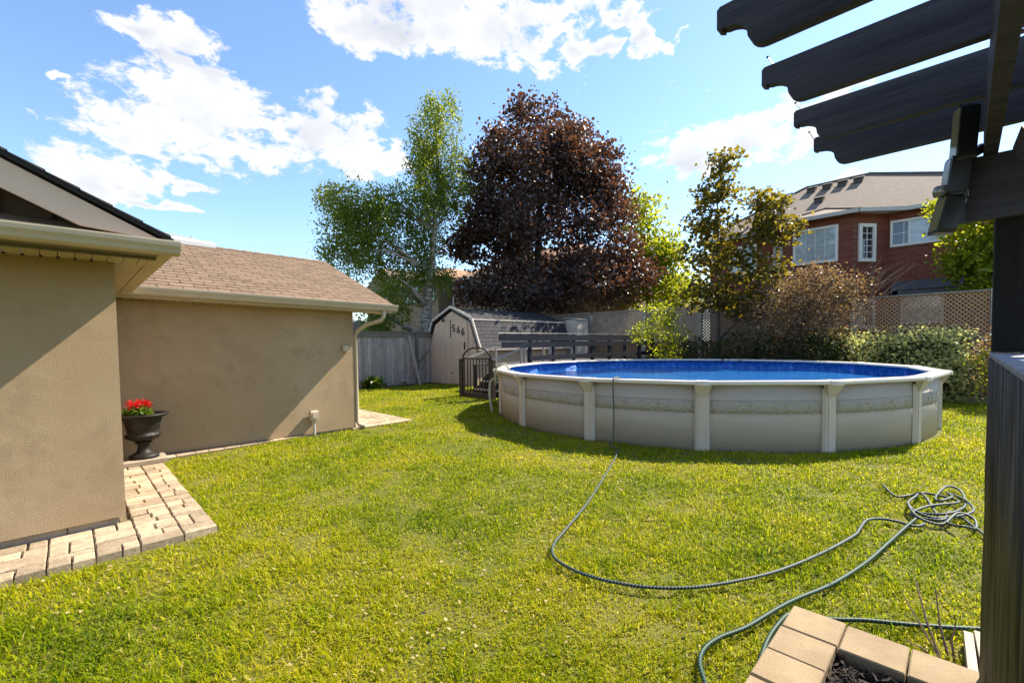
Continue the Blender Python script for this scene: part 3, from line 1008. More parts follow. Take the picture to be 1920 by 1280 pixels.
# ------------------------------------------------------------------ above-ground pool
PX, PY = POOL
NP, RR, RW, TOP = 16, 4.60, 4.43, 1.03
STEP = 2*math.pi/NP
PH0 = R(-153-44.8)
pool = thing('above_ground_pool', 'round beige above-ground swimming pool with scroll band and blue liner', 'swimming pool', (PX, PY, 0), local=True)
def cyl(r, a, z):
    return (r*math.cos(a), r*math.sin(a), z)
def wall_seg(r0, r1, z0, z1, a0, a1, n=8):
    m = MB()
    for k in range(n+1):
        a = a0 + (a1-a0)*k/n
        m.v += [cyl(r0,a,z0), cyl(r1,a,z0), cyl(r1,a,z1), cyl(r0,a,z1)]
    for k in range(n):
        b = k*4
        for i in range(4):
            m.f.append((b+i, b+4+i, b+4+(i+1)%4, b+(i+1)%4))
    m.f += [(0,1,2,3), (n*4+3,n*4+2,n*4+1,n*4)]
    return m
half = STEP/2
panel = wall_seg(RW-.03, RW, -.02, .985, 0, STEP, 10).build('wall_panel', M['poolwall'], pool, True)
liner = wall_seg(RW-.05, RW-.034, .1, .99, 0, STEP, 10).build('liner', M['liner'], pool, True)
# embossed scroll band: two beads and running scrolls between them
bd = MB()
zb0, zb1 = .545, .75
def on_wall(t, z, out=.004):          # t in metres along the wall
    return cyl(RW+out, t/RW, z)
Lp = RW*STEP
for z in (zb0, zb1):
    bd.tube([on_wall(.09+i*(Lp-.18)/10, z, .003) for i in range(11)], .0065, 4)
c0 = .16
nm = 3
mw = (Lp-.26)/nm
for i in range(nm):
    cx = .13 + mw*(i+.5)
    zc = (zb0+zb1)/2
    sgn = 1 if i % 2 else -1
    # nested arches
    for rr in (.030,.056,.082,.104):
        bd.tube([on_wall(cx+rr*1.35*math.cos(q), zc-.078+rr*1.42*math.sin(q)) for q in [math.pi*j/8 for j in range(9)]], .0060, 4)
    # scrolls either side
    for sg in (-1, 1):
        sp_ = []
        for j in range(13):
            q = j/12*2.6*math.pi
            rr = .064*(1-j/15)
            sp_.append(on_wall(cx+sg*(mw*.36) + sg*rr*math.cos(q), zc+.012+rr*.95*math.sin(q)))
        bd.tube(sp_, .0065, 4)
        bd.tube([on_wall(cx+sg*(mw*.18+.03*j), zc-.075+.04*math.sin(j*1.3)) for j in range(5)], .0055, 4)
        bd.tube([on_wall(cx+sg*(mw*.47-.015*j), zc+.08-.035*j) for j in range(5)], .005, 4)
band = bd.build('scroll_band', M['poolband'], pool, True)
back = wall_seg(RW+.0005, RW+.002, zb0, zb1, .085/RW, (Lp-.085)/RW, 10).build('band_backing', M['bandshade'], pool, True)  # sheet behind the scrolls, its dark tone painted as relief shade
# uprights at a = 0 : flat post with bent edges and a flared bracket under the rail
up_ = MB()
up_.prism([(RW+.004,-.105,-.02),(RW+.045,-.075,-.02),(RW+.045,.075,-.02),(RW+.004,.105,-.02)], (0,0,.93))
up_.box(RW+.0455, RW+.054, -.04, .04, -.02, .90)
upright = up_.build('upright', M['poolpost'], pool)
bk_ = MB()
z0, z1 = .80, .985
bk_.add([(RW+.046,-.06,z0),(RW+.058,-.06,z0),(RW+.058,.06,z0),(RW+.046,.06,z0),(RW+.03,-.125,z1),(RR-.02,-.125,z1),(RR-.02,.125,z1),(RW+.03,.125,z1)],
    [(0,3,2,1),(4,5,6,7),(0,1,5,4),(1,2,6,5),(2,3,7,6),(3,0,4,7)])
bracket = bk_.build('bracket', M['poolpost'], pool)
# top rail: straight length between two posts, profiled; and the joint cap
c_, s_ = math.cos(STEP), math.sin(STEP)
def railpt(r, q, z):
    return Vector((r*math.cos(0), 0, z)).lerp(Vector((r*c_, r*s_, z)), q)
prf = [(RR-.255,.985),(RR-.255,1.008),(RR-.24,1.022),(RR-.04,1.03),(RR-.008,1.026),(RR,1.012),(RR,.985),(RR-.012,.972),(RR-.03,.985)]
rl_ = MB()
q0, q1 = .012, .988
rl_.add([railpt(r, q0, z) for r, z in prf] + [railpt(r, q1, z) for r, z in prf],
    [tuple(range(8,-1,-1)), tuple(range(9,18))] + [(i,(i+1)%9,9+(i+1)%9,9+i) for i in range(9)])
rail = rl_.build('top_rail', M['poolrail'], pool)
cp_ = MB()
w2 = .085
pc = [(RR-.262,.98),(RR-.262,1.013),(RR-.24,1.029),(RR-.03,1.037),(RR+.004,1.031),(RR+.012,1.014),(RR+.012,.968),(RR-.03,.968)]
def cappt(r, z, sg):
    ang = sg*half
    p = Vector((r, 0, z))
    d = Vector((-math.sin(ang), math.cos(ang), 0))
    return p + d*(sg*w2/ math.cos(half))
mid_ = [Vector((r, 0, z)) for r, z in pc]
cp_.add([cappt(r, z, -1) for r, z in pc] + mid_ + [cappt(r, z, 1) for r, z in pc],
    [tuple(range(7,-1,-1)), tuple(range(16,24))] + [(k*8+i,k*8+(i+1)%8,k*8+8+(i+1)%8,k*8+8+i) for k in range(2) for i in range(8)])
capp = cp_.build('joint_cap', M['poolrail'], pool)
for i in range(NP):
    for o in (panel, liner, band, back, upright, bracket, rail, capp):
        rz = PH0 + i*STEP
        if i == 0:
            o.rotation_euler = (0, 0, rz)
        else:
            copy_piece(o, pool, (0,0,0), (0,0,rz))
wt_ = MB()
n = 96
wt_.poly([cyl(RW-.052, 2*math.pi*k/n, .76) for k in range(n)])
wt_.build('water', M['water'], pool)
sk = R(-153-44.8-22)
MB().add([cyl(RW-.057, sk+da, z) for z in (.84,.95) for da in (-.022,.022)] + [cyl(RW-.075, sk+da, z) for z in (.84,.95) for da in (-.022,.022)],
    [(0,1,3,2),(4,6,7,5),(0,2,6,4),(1,5,7,3),(2,3,7,6)]).build('skimmer_plate', M['white'], pool)

def uv_tube(name, path, r, m, n=8, parent=None, sub=6):
    P = [Vector(p) for p in path]
    pts = []
    for i in range(len(P)-1):
        p0, p1, p2, p3 = P[max(i-1,0)], P[i], P[i+1], P[min(i+2,len(P)-1)]
        for k in range(sub):
            t = k/sub
            pts.append(.5*((2*p1)+(p2-p0)*t+(2*p0-5*p1+4*p2-p3)*t*t+(3*p1-p0-3*p2+p3)*t**3))
    pts.append(P[-1])
    b = MB()
    b.tube(pts, r, n)
    off = ORG.get(parent.as_pointer(), (0,0,0)) if parent else (0,0,0)
    me = b.mesh(name, off)
    me.materials.append(m)
    cum = [0]
    for i in range(1, len(pts)):
        cum.append(cum[-1] + (pts[i]-pts[i-1]).length)
    uv = me.uv_layers.new(name='len')
    for p in me.polygons:
        p.use_smooth = True
        ks = [me.loops[l].vertex_index % n for l in p.loop_indices]
        for l in p.loop_indices:
            vi = me.loops[l].vertex_index
            k = vi % n
            if max(ks)-min(ks) > n/2 and k == 0:
                k = n
            uv.data[l].uv = (cum[vi//n], k/n)
    return link(name, me, parent)
# pale vacuum hose hooked over the left rim, and the return pipe beside the gate
a0 = R(-168-44.8)
def pp(r, da, z):
    return (PX+r*math.cos(a0+da), PY+r*math.sin(a0+da), z)
o = uv_tube('vacuum_hose', [pp(RW-.12,.02,.80),pp(RW-.11,.018,1.0),pp(RW-.06,.01,1.13),pp(RW+.03,0,1.17),pp(RW+.12,-.01,1.12),pp(RW+.17,-.02,1.0),pp(RW+.16,-.03,.7)], .021, M['rubberhose'], 8)
tag(single(o, pp(RW+.03,0,.7)), 'pale green-white hose hooked over the left rim of the pool', 'hose')
a1 = R(-177-44.8)
def pq(r, da, z):
    return (PX+r*math.cos(a1+da), PY+r*math.sin(a1+da), z)
o = uv_tube('return_hose', [pq(RW+.04,0,.78),pq(RW+.16,0,.79),pq(RW+.24,.0,.70),pq(RW+.26,.02,.45),pq(RW+.24,.03,.2),pq(RW+.2,.03,.05),pq(RW+.22,.0,.03)], .032, M['rubberhose'], 8)
tag(single(o, pq(RW+.22,0,0)), 'thick grey-green hose hanging down the outside of the pool by the gate', 'hose')

# ------------------------------------------------------------------ gate, steps, deck and its rails
gate = thing('pool_gate', 'dark brown picket gate with arched top left of the pool', 'gate', (8.6, 10.15, 0))
gx = 8.60
for y in (10.86, 9.46):
    MB().cbox(gx-.05, gx+.05, y-.075, y+.075, -.02, 1.14, .015).build('post', M['brownpaint'], gate)
    MB().cbox(gx-.06, gx+.06, y-.085, y+.085, 1.141, 1.17, .01).build('post_cap', M['brownpaint'], gate)
MB().box(gx-.03, gx+.03, 9.54, 10.78, .02, .16).build('bottom_rail', M['brownpaint'], gate)
MB().box(gx-.025, gx+.025, 9.54, 10.78, 1.17, 1.21).build('top_rail', M['brownpaint'], gate)
for i in range(9):
    y = 9.60 + i*.14
    MB().box(gx-.012, gx+.012, y-.016, y+.016, .161, 1.169).build('picket', M['brownpaint'], gate)
for y in (9.555, 10.765):
    MB().box(gx-.024, gx+.024, y-.02, y+.02, .161, 1.169).build('stile', M['brownpaint'], gate)
MB().tube([(gx, 10.16+.64*math.cos(q), 1.17+.34*math.sin(q)) for q in [math.pi*j/14 for j in range(15)]], .026, 8).build('arch', M['brownpaint'], gate, True)
MB().box(gx-.055, gx-.03, 9.50, 9.62, 1.02, 1.10).build('latch', M['black'], gate)
MB().box(gx-.05, gx-.03, 10.70, 10.80, .95, 1.08).build('hinge', M['black'], gate)

deck = thing('pool_deck', 'dark raised deck with steps and charcoal board railing behind the pool', 'deck', (13.0, 10.5, 0))
RV = 9.42
for i in range(4):
    x = 8.95 + i*.28
    z = .23*(i+1)
    MB().box(x, x+.30, 9.58, 10.78, z-.035, z).build('step', M['greyrail'], deck)
    MB().box(x+.01, x+.03, 9.58, 10.78, z-.23, z-.036).build('riser', M['navy'], deck)
for y in (9.55, 10.79):
    MB().prism([(8.9,y,0),(10.1,y,0),(10.1,y,.9),(9.85,y,.9)], (0,.03,0)).build('stringer', M['navy'], deck)
for i in range(19):
    y = RV + .04 + i*.14
    MB().box(10.07, 17.6, y, y+.132, .88, .92).build('floor_board', M['deckfloor'], deck)
for x in (10.1, 12.0, 14.0, 16.0, 17.5):
    for y in (RV+.1, 12.0):
        MB().box(x, x+.1, y, y+.1, 0, .879).build('support_post', M['navy'], deck)
# railing along the pool side
for (z0, z1, x0, x1) in ((1.70,1.88,8.85,18.0),(1.50,1.665,8.95,18.0),(1.09,1.23,10.3,18.0)):
    x = x0
    while x < x1-.05:
        x2 = min(x+2.4, x1)
        MB().box(x+.002, x2-.002, RV-.02, RV+.018, z0, z1).build('rail_board', M['navy'], deck)
        x = x2
x = 10.2
while x < 18.1:
    MB().box(x-.05, x+.05, RV+.02, RV+.11, .92, 1.90).build('rail_post', M['navy'], deck)
    x += 1.11
MB().tube([(8.8,RV,1.925),(18.0,RV,1.925)], .012, 6).build('wire', M['black'], deck)
MB().tube([(8.82,RV,1.86),(8.82,RV,1.97)], .02, 6).build('wire_peg', M['greyrail'], deck)
# lower end piece by the back fence
MB().box(17.3, 18.0, RV-.45, RV-.40, 1.15, 1.42).build('end_board', M['navy'], deck)
MB().cbox(17.9, 18.05, RV-.62, RV-.47, 0, 1.66, .03).build('end_post', M['navy'], deck)
# handrails of the steps
hr = thing('stair_handrails', 'pair of grey metal handrails rising from the gate to the deck', 'handrail', (9.6, 10.1, 0))
for y, nm_ in ((9.50,'handrail'),(10.82,'handrail')):
    MB().bar((8.72,y,1.16),(10.0,y,1.50), .05, .05).build(nm_, M['greyrail'], hr)
    MB().bar((10.0,y,1.50),(12.4,y,1.50), .05, .05).build(nm_, M['greyrail'], hr)
    for x, z in ((10.0,1.48),(11.2,1.48),(12.38,1.48)):
        MB().box(x-.03, x+.03, y-.03, y+.03, .92, z).build('baluster', M['greyrail'], hr)

# ------------------------------------------------------------------ storage shed
SX, SV = 11.09, 14.62
shed = thing('storage_shed', 'beige gambrel garden shed with charcoal shingle roof and number 566 on its door', 'shed', (SX, SV, 0))
prof_ = [(-1.52,0),(1.52,0),(1.52,1.50),(1.15,2.46),(0,2.97),(-1.15,2.46),(-1.52,1.50)]
MB().prism([(SX+.04, SV+y, z) for y, z in prof_], (5.5,0,0)).build('body', M['shedwall'], shed)
# vertical siding boards on the front, cut to the gambrel line
def gamb(y):
    y = abs(y)
    return 2.97-.51/1.15*y if y < 1.15 else 2.46-(y-1.15)*.96/.37
def siding(y0, y1, z0, name, dx=0.0, ztop=None):
    n_ = 2
    za, zb = gamb(y0)-.02, gamb(y1)-.02
    if ztop:
        za, zb = min(za, ztop), min(zb, ztop)
    MB().prism([(SX+dx, SV+y0, z0),(SX+dx, SV+y1, z0),(SX+dx, SV+y1, zb),(SX+dx, SV+y0, za)], (.036,0,0)).build(name, M['shedwall'], shed)
y = -1.51
while y < 1.50:
    siding(y+.006, min(y+.185, 1.51)-.006, .02, 'siding_board')
    y += .185
# doors
door = MB()
door.prism([(SX-.03, SV-1.05, .06),(SX-.03, SV-.02, .06),(SX-.03, SV-.02, 2.60),(SX-.03, SV-1.05, 2.46)], (.018,0,0))
door = door.build('door', M['shedwall'], shed)
y = -1.05
while y < -.05:
    zz_ = lambda q: 2.60+(q+.02)*.136
    MB().prism([(SX-.046, SV+y+.004, .06),(SX-.046, SV+y+.167, .06),(SX-.046, SV+y+.167, zz_(y+.167)),(SX-.046, SV+y+.004, zz_(y))], (.0155,0,0)).build('door_board', M['shedwall'], door)
    y += .1717
MB().box(SX-.075, SX-.047, SV-.92, SV-.86, 1.42, 1.70).build('handle', M['black'], door)
MB().box(SX-.06, SX-.047, SV-.10, SV-.02, .45, .50).build('hinge', M['black'], door)
MB().box(SX-.06, SX-.047, SV-.10, SV-.02, 2.28, 2.33).build('hinge', M['black'], door)
MB().box(SX-.05, SX-.031, SV-.01, SV+.03, 1.9, 2.6).build('door_latch_bar', M['black'], shed)
def text_mesh(txt, size, ext):
    cu = bpy.data.curves.new('txt', 'FONT')
    cu.body, cu.size, cu.extrude = txt, size, ext
    cu.offset = size*.012
    o = bpy.data.objects.new('txt', cu)
    COL.objects.link(o)
    dg = bpy.context.evaluated_depsgraph_get()
    dg.update()
    me = bpy.data.meshes.new_from_object(o.evaluated_get(dg))
    bpy.data.objects.remove(o)
    return me
def put_text(txt, size, name, m, org, xa, ya, parent, ext=.012):
    me = text_mesh(txt, size, ext)
    me.materials.clear()
    me.materials.append(m)
    X, Y = Vector(xa), Vector(ya)
    Z = X.cross(Y)
    off = Vector(ORG.get(parent.as_pointer(), (0,0,0)))
    me.transform(Matrix(((X.x,Y.x,Z.x,org[0]-off.x),(X.y,Y.y,Z.y,org[1]-off.y),(X.z,Y.z,Z.z,org[2]-off.z),(0,0,0,1))))
    return link(name, me, parent)
for ch, yv, zv in (('5',-.12,2.14),('6',-.42,2.06),('6',-.70,1.98)):
    put_text(ch, .40, 'numeral', M['black'], (SX-.06, SV+yv, zv), (0,-1,0), (0,0,1), door)
# trim boards and roof
def trim(a, b):
    (y0, z0), (y1, z1) = a, b
    d = Vector((0, y1-y0, z1-z0)).normalized()
    nrm = Vector((0, -d.z, d.y))
    w_ = .13
    p = [Vector((SX-.05, SV+y0, z0)), Vector((SX-.05, SV+y1, z1))]
    q = [p[1]-nrm*w_, p[0]-nrm*w_]
    MB().prism([p[0], p[1], q[0], q[1]], (.045,0,0)).build('trim_board', M['shedtrim'], shed)
RP = [(-1.72,1.42),(-1.24,2.56),(0,3.06),(1.24,2.56),(1.72,1.42)]
for a, b in ((RP[0],RP[1]),(RP[1],RP[2]),(RP[2],RP[3]),(RP[3],RP[4])):
    trim(b, a)
def roof_face(a, b, nrow, label):
    (y0, z0), (y1, z1) = a, b
    MB().prism([(SX-.06,SV+y0,z0),(SX-.06,SV+y1,z1),(SX-.06,SV+y1,z1+.02),(SX-.06,SV+y0,z0+.02)], (5.72,0,0)).build('roof_panel', M['shingle_dark'], shed)
    out = Vector((0, z1-z0, -(y1-y0))).normalized()
    if out.z < 0:
        out = -out
    rest_ = MB()
    for r_ in range(nrow):
        t0, t1 = r_/nrow, min((r_+1.15)/nrow, 1)
        x, k = SX-.065, r_ % 2
        while x < SX+5.65:
            x2 = min(x + (.45 if k else .9), SX+5.66)
            k = 0
            A = Vector((0, SV+y0+(y1-y0)*t0, z0+(z1-z0)*t0)) + out*.036
            B = Vector((0, SV+y0+(y1-y0)*t1, z0+(z1-z0)*t1)) + out*.026
            MB().prism([(x+.006,A.y,A.z),(x2-.006,A.y,A.z),(x2-.006,B.y,B.z),(x+.006,B.y,B.z)], tuple(-out*.012)).build('shingle', M['shingle_dark'], shed)
            x = x2
roof_face(RP[0], RP[1], 8, 'near')
roof_face(RP[1], RP[2], 5, 'top')
roof_face(RP[4], RP[3], 4, 'far')
roof_face(RP[3], RP[2], 3, 'fartop')
MB().box(SX-.07, SX+5.67, SV-1.31, SV-1.215, 2.545, 2.61).build('break_flashing', M['shedtrim'], shed)
MB().box(SX-.06, SX+5.6, SV-1.76, SV-1.70, 1.37, 1.43).build('eave_strip', M['shedtrim'], shed)
bell = thing('hanging_bell', 'small black bell on a bracket under the shed peak', 'bell', (SX-.16, SV+.28, 2.5))
MB().tube([(SX-.05,SV+.28,2.74),(SX-.22,SV+.28,2.76),(SX-.20,SV+.28,2.70)], .014, 6).build('bracket', M['black'], bell)
MB().lathe([(.0,.16),(.02,.16),(.045,.10),(.06,.03),(.085,0),(.0,.012)], 14, (SX-.20,SV+.28,2.54)).build('bell_body', M['black'], bell, True)
cab = thing('garden_cabinet', 'pale grey narrow cabinet at the far end of the shed', 'cabinet', (17.3, 13.0, 0))
MB().box(16.95, 17.85, 12.75, 13.4, 0, 2.70).build('body', M['shedtrim'], cab)
MB().prism([(16.9,12.68,2.70),(17.9,12.68,2.70),(17.9,13.5,2.82),(16.9,13.5,2.82)], (0,0,.03)).build('lid', M['cedar_grey'], cab)
for x in (16.96, 17.41):
    MB().box(x+.01, x+.43, 12.725, 12.749, .05, 2.65).build('door', M['shedtrim'], cab)

# ------------------------------------------------------------------ weathered board fence on the left
fen = thing('board_fence', 'weathered grey board fence with cap rail between garage and shed', 'fence', (8.5, 16.1, 0))
FV = 16.1
x = 4.0
while x < 12.6:
    w = random.choice((.135,.14,.145))
    zt = 2.0 + random.uniform(-.02,.02)
    dv = random.uniform(-.006,.006)
    MB().box(x+.004, x+w-.004, FV+dv, FV+.02+dv, random.uniform(.0,.05), zt).build('board', M['cedar_grey'], fen)
    x += w
MB().box(4.0, 12.6, FV-.05, FV+.11, 2.12, 2.165).build('cap_board', M['cedar_dark'], fen)
MB().box(4.0, 12.6, FV-.03, FV-.008, 1.93, 2.118).build('top_rail', M['cedar_dark'], fen)
for x in (5.5, 7.9, 10.35, 12.5):
    MB().box(x-.05, x+.05, FV+.03, FV+.12, 0, 2.11).build('post', M['cedar_grey'], fen)
MB().box(10.30, 10.42, FV-.12, FV-.035, 0, 2.10).build('post', M['cedar_dark'], fen)
pr = MB()
pr.bar((9.95, FV-.10, 2.0), (10.03, 15.36, .02), .09, .09)
pr = pr.build('prop_post', M['cedar_grey'])
tag(single(pr, (10.03,15.36,0)), 'grey wooden post leaning against the board fence beside the shed', 'post')
pr = MB()
pr.bar((10.85, FV-.12, 1.35), (10.15, 15.75, .75), .06, .06)
pr = pr.build('brace_stick', M['cedar_dark'])
tag(single(pr, (10.5,15.9,.75)), 'short mossy stick bracing the leaning post against the fence', 'stick')
strip('garden_bed', 5.2, 11.05, 15.5, 16.09, .012, M['mulchbed'])
ho = thing('hosta', 'leafy green hosta clump at the foot of the board fence', 'hosta', (8.2, 15.75, 0))
foliage('leaves', [(8.2,15.75,.22,.42,.2)], M['leaf_hosta'], ho, 60, 5, .06, .2, inner=.3, updown=1.5, asp=.6)
wf = thing('white_flowers', 'tiny clump of white flowers in the mulch before the fence', 'flowers', (9.55, 15.75, 0))
foliage('blossoms', [(9.55,15.75,.2,.12,.08)], M['petal_white'], wf, 8, 6, .02, .05)
foliage('leaves', [(9.55,15.75,.1,.12,.08)], M['leaf_hosta'], wf, 8, 6, .03, .06)

# ------------------------------------------------------------------ back fence with lattice top
BU = 18.4
bf = thing('lattice_fence', 'tall brown fence with lattice top along the back of the yard', 'fence', (BU, 6, 0))
posts = [-2.9,-.62, 2.55, 5.2, 7.6, 10.1, 12.9, 15.6]
for y in posts:
    MB().cbox(BU-.07, BU+.07, y-.09, y+.09, 0, 2.98, .02).build('post', M['cedar_grey'], bf)
for i in range(len(posts)-1):
    y0, y1 = posts[i]+.09, posts[i+1]-.09
    zt = 2.88 + .03*i
    grey = y0 > 5
    m_ = M['lattice_grey'] if grey else M['lattice']
    MB().box(BU-.06, BU+.06, y0, y1, zt, zt+.04).build('cap_rail', M['cedar_grey'], bf)
    MB().box(BU-.03, BU+.03, y0, y1, 1.55, 1.62).build('mid_rail', M['fencewood'], bf)
    la, lb = MB(), MB()
    H_, W_ = zt-1.62, y1-y0
    sp_ = .125
    for sg, L_, dx in ((1, la, -.010), (-1, lb, .004)):
        k = -H_
        while k < W_:
            # slat from (k, 0) to (k+H_, H_), clipped to the panel
            a, b = max(k, 0), min(k+H_, W_)
            if b - a > .02:
                za, zb = a-k, b-k
                if sg < 0:
                    pa, pb = (W_-a, za), (W_-b, zb)
                else:
                    pa, pb = (a, za), (b, zb)
                p = Vector((BU+dx, y0+pa[0], 1.62+pa[1]))
                q = Vector((BU+dx, y0+pb[0], 1.62+pb[1]))
                d = (q-p).normalized()
                nn = Vector((0, -d.z, d.y))*.019
                t = Vector((.007,0,0))
                vs = [p-nn-t, q-nn-t, q+nn-t, p+nn-t, p-nn+t, q-nn+t, q+nn+t, p+nn+t]
                L_.add(vs, [(0,1,2,3),(7,6,5,4),(0,4,5,1),(2,6,7,3)])
            k += sp_
    la.v += []
    k0 = len(la.v)
    la.add(lb.v, lb.f)
    la.build('lattice_slats', m_, bf, kind='stuff')
    y = y0
    while y < y1:
        MB().box(BU-.012, BU+.010, y+.004, min(y+.145, y1)-.004, .05, 1.548).build('board', M['fencewood'], bf)
        y += .149

# ------------------------------------------------------------------ houses behind
def window(parent, P, X, w, h, frame, pane, nx, ny, depth=.08, fr=.09, munt=.022, split=None, blind=None):
    """P: lower left corner on the wall, X: unit vector along the wall as seen; outward normal = X x z"""
    X = Vector(X)
    Zv = Vector((0,0,1))
    Nn = X.cross(Zv)
    P = Vector(P)
    def bx(m, a0, a1, b0, b1, d0, d1):
        c = [P + X*a + Zv*b + Nn*d for d in (d0, d1) for b in (b0, b1) for a in (a0, a1)]
        return m.add(c, [(0,1,3,2),(4,6,7,5),(0,4,5,1),(2,3,7,6),(0,2,6,4),(1,5,7,3)])
    f = MB()
    bx(f, 0, w, 0, fr, -.02, depth)
    bx(f, 0, w, h-fr, h, -.02, depth)
    bx(f, 0, fr, fr, h-fr, -.02, depth-.002)
    bx(f, w-fr, w, fr, h-fr, -.02, depth-.002)
    win = f.build('window', M[frame], parent)
    bx(MB(), fr, w-fr, fr, h-fr, .0, .012).build('pane', M[pane], win)
    iw, ih = w-2*fr, h-2*fr
    for i in range(1, nx):
        x_ = fr + iw*i/nx
        bx(MB(), x_-munt/2, x_+munt/2, fr, h-fr, .0125, .035).build('muntin', M[frame], win)
    for j in range(1, ny):
        z_ = fr + ih*j/ny
        bx(MB(), fr, w-fr, z_-munt/2, z_+munt/2, .0125, .033).build('muntin', M[frame], win)
    if split:
        x_ = fr + iw*split
        bx(MB(), x_-.035, x_+.035, fr, h-fr, .0125, .05).build('mullion', M[frame], win)
        bx(MB(), fr, x_-.035, fr, h-fr, .0125, .02).build('screen', M['darkglass'], win)
    return win

bh = thing('brick_house', 'red brick two-storey house with bay window and hipped roof behind the back fence', 'house', (22.5, 3, 0))
EZ = 6.42
U0, U1 = 22.5, 21.4
wl = MB()
wl.box(U0, 31.5, -2.6, 8.8, 0, EZ)
wl.prism([(U0+.02,2.18,0),(U1,3.03,0),(U1,5.30,0),(U0+.02,6.15,0)], (0,0,EZ-.002))
wl.build('wall', M['redbrick'], bh)
# hipped roof
e = .45
ridge = [(27.0,3.2,9.35),(27.0,5.75,9.35)]
c = [(U0-e,-3.05,EZ),(31.95,-3.05,EZ),(31.95,9.25,EZ),(U0-e,9.25,EZ)]
rf = MB()
rf.add(c + ridge, [(0,4,5,3),(0,1,4),(1,2,5,4),(2,3,5),(3,2,1,0)])
roof = rf.build('roof', M['roofgrey'], bh)
# bay roof
bp_ = [(U0-.2,1.72,EZ+.012),(U1-e,2.80,EZ+.012),(U1-e,5.55,EZ+.012),(U0-.2,6.60,EZ+.012)]
pk = (23.05,4.17,EZ+.72)
MB().add(bp_+[pk,(24.2,4.17,EZ+.72)], [(0,4,1),(1,4,2),(2,4,3),(0,5,4),(3,4,5),(3,2,1,0)]).build('bay_roof', M['roofgrey'], bh)
def hip(a, b, m='roofgrey'):
    MB().bar(a, b, .2, .05).build('hip_cap', M[m], bh)
hip((c[0][0],c[0][1],EZ+.03),(ridge[0][0],ridge[0][1],ridge[0][2]+.03))
hip(ridge[0],ridge[1])
hip((ridge[1][0],ridge[1][1],ridge[1][2]+.03),(c[3][0],c[3][1],EZ+.03))
hip((U1-e,2.80,EZ+.03),(pk[0],pk[1],pk[2]+.02))
hip((U1-e,5.55,EZ+.03),(pk[0],pk[1],pk[2]+.02))
# fascia gutters following the eaves
for a, b in (((U0-e,-3.05),(U0-e,1.55)),((U0-e,1.55),(U1-e,2.80)),((U1-e,2.80),(U1-e,5.55)),((U1-e,5.55),(U0-e,6.85)),((U0-e,6.85),(U0-e,9.25))):
    MB().bar((a[0],a[1],EZ-.05),(b[0],b[1],EZ-.05), .14, .14).build('gutter', M['housegutter'], bh)
sof = MB()
sof.box(U0-e, U0, -3.0, 9.2, EZ-.03, EZ-.012)
sof.build('soffit', M['brickhouse_trim'], bh)
MB().prism([(U0,1.7,EZ-.026),(U1-e+.02,2.82,EZ-.026),(U1-e+.02,5.53,EZ-.026),(U0,6.6,EZ-.026)], (0,0,.016)).build('bay_soffit', M['brickhouse_trim'], bh)
# windows seen along -y
window(bh, (U1-.002, 5.0, 4.64), (0,-1,0), 1.52, 1.42, 'brickhouse_trim', 'curtain', 4, 2, .07, .1)
q = Vector((U0-U1, 2.18-3.03, 0)).normalized()
window(bh, Vector((U1,3.03,4.56)) + q*.22, q, .72, 1.44, 'brickhouse_trim', 'darkglass', 2, 5, .07, .13)
q2 = Vector((U1-U0, 5.30-6.15, 0)).normalized()
window(bh, Vector((U0,6.15,4.56)) + q2*.45, q2, .72, 1.44, 'brickhouse_trim', 'darkglass', 2, 5, .07, .13)
window(bh, (U0-.002, 2.04, 5.08), (0,-1,0), 1.75, .99, 'brickhouse_trim', 'curtain', 5, 2, .07, .085, split=.30)
window(bh, (U0-.002, 1.70, 2.15), (0,-1,0), 1.20, 1.12, 'brickhouse_trim', 'skyglass', 4, 2, .07, .1)
window(bh, Vector((U1,3.03,2.0)) + q*.25, q, .72, 1.15, 'brickhouse_trim', 'darkglass', 3, 2, .07, .12)
window(bh, (U1-.002, 5.0, 2.0), (0,-1,0), 1.52, 1.2, 'brickhouse_trim', 'skyglass', 4, 2, .07, .1)
window(bh, (U0-.002, 7.9, 4.7), (0,-1,0), 1.2, 1.3, 'brickhouse_trim', 'curtain', 3, 2, .07, .1)
MB().prism([(U0-.9,1.92,3.36),(U0-.9,-2.4,3.36),(U0,-2.4,3.72),(U0,1.92,3.72)], (0,0,.05)).build('pent_roof', M['pent'], bh)
MB().box(U0-.88, U0-.72, 1.72, 1.88, 0, 3.34).build('pent_post', M['pent'], bh)
MB().box(U0-.88, U0-.02, -2.4, 1.9, 3.20, 3.34).build('pent_fascia', M['pent'], bh)
MB().tube([(U0-.05,2.05,EZ-.1),(U0-.05,2.05,.1)], .035, 6).build('downspout', M['redbrick'], bh)
def slope_z(x):
    return EZ + (x-(U0-e))/(27-(U0-e))*(9.35-EZ)
vp = None
for (x, y) in ((26.2,5.35),(26.2,4.72),(26.2,4.12),(26.2,3.52),(24.55,4.72)):
    z = slope_z(x)
    v_ = MB()
    v_.prism([(x-.28,y-.17,z-.14),(x+.2,y-.17,z+.12),(x+.2,y-.17,z+.24),(x-.22,y-.17,z+.10)], (0,.34,0))
    v_ = v_.build('roof_vent', M['vent'], roof)
    MB().prism([(x-.30,y-.20,z+.085),(x+.22,y-.20,z+.245),(x+.22,y-.20,z+.275),(x-.30,y-.20,z+.115)], (0,.40,0)).build('vent_cap', M['roofgrey'], roof)

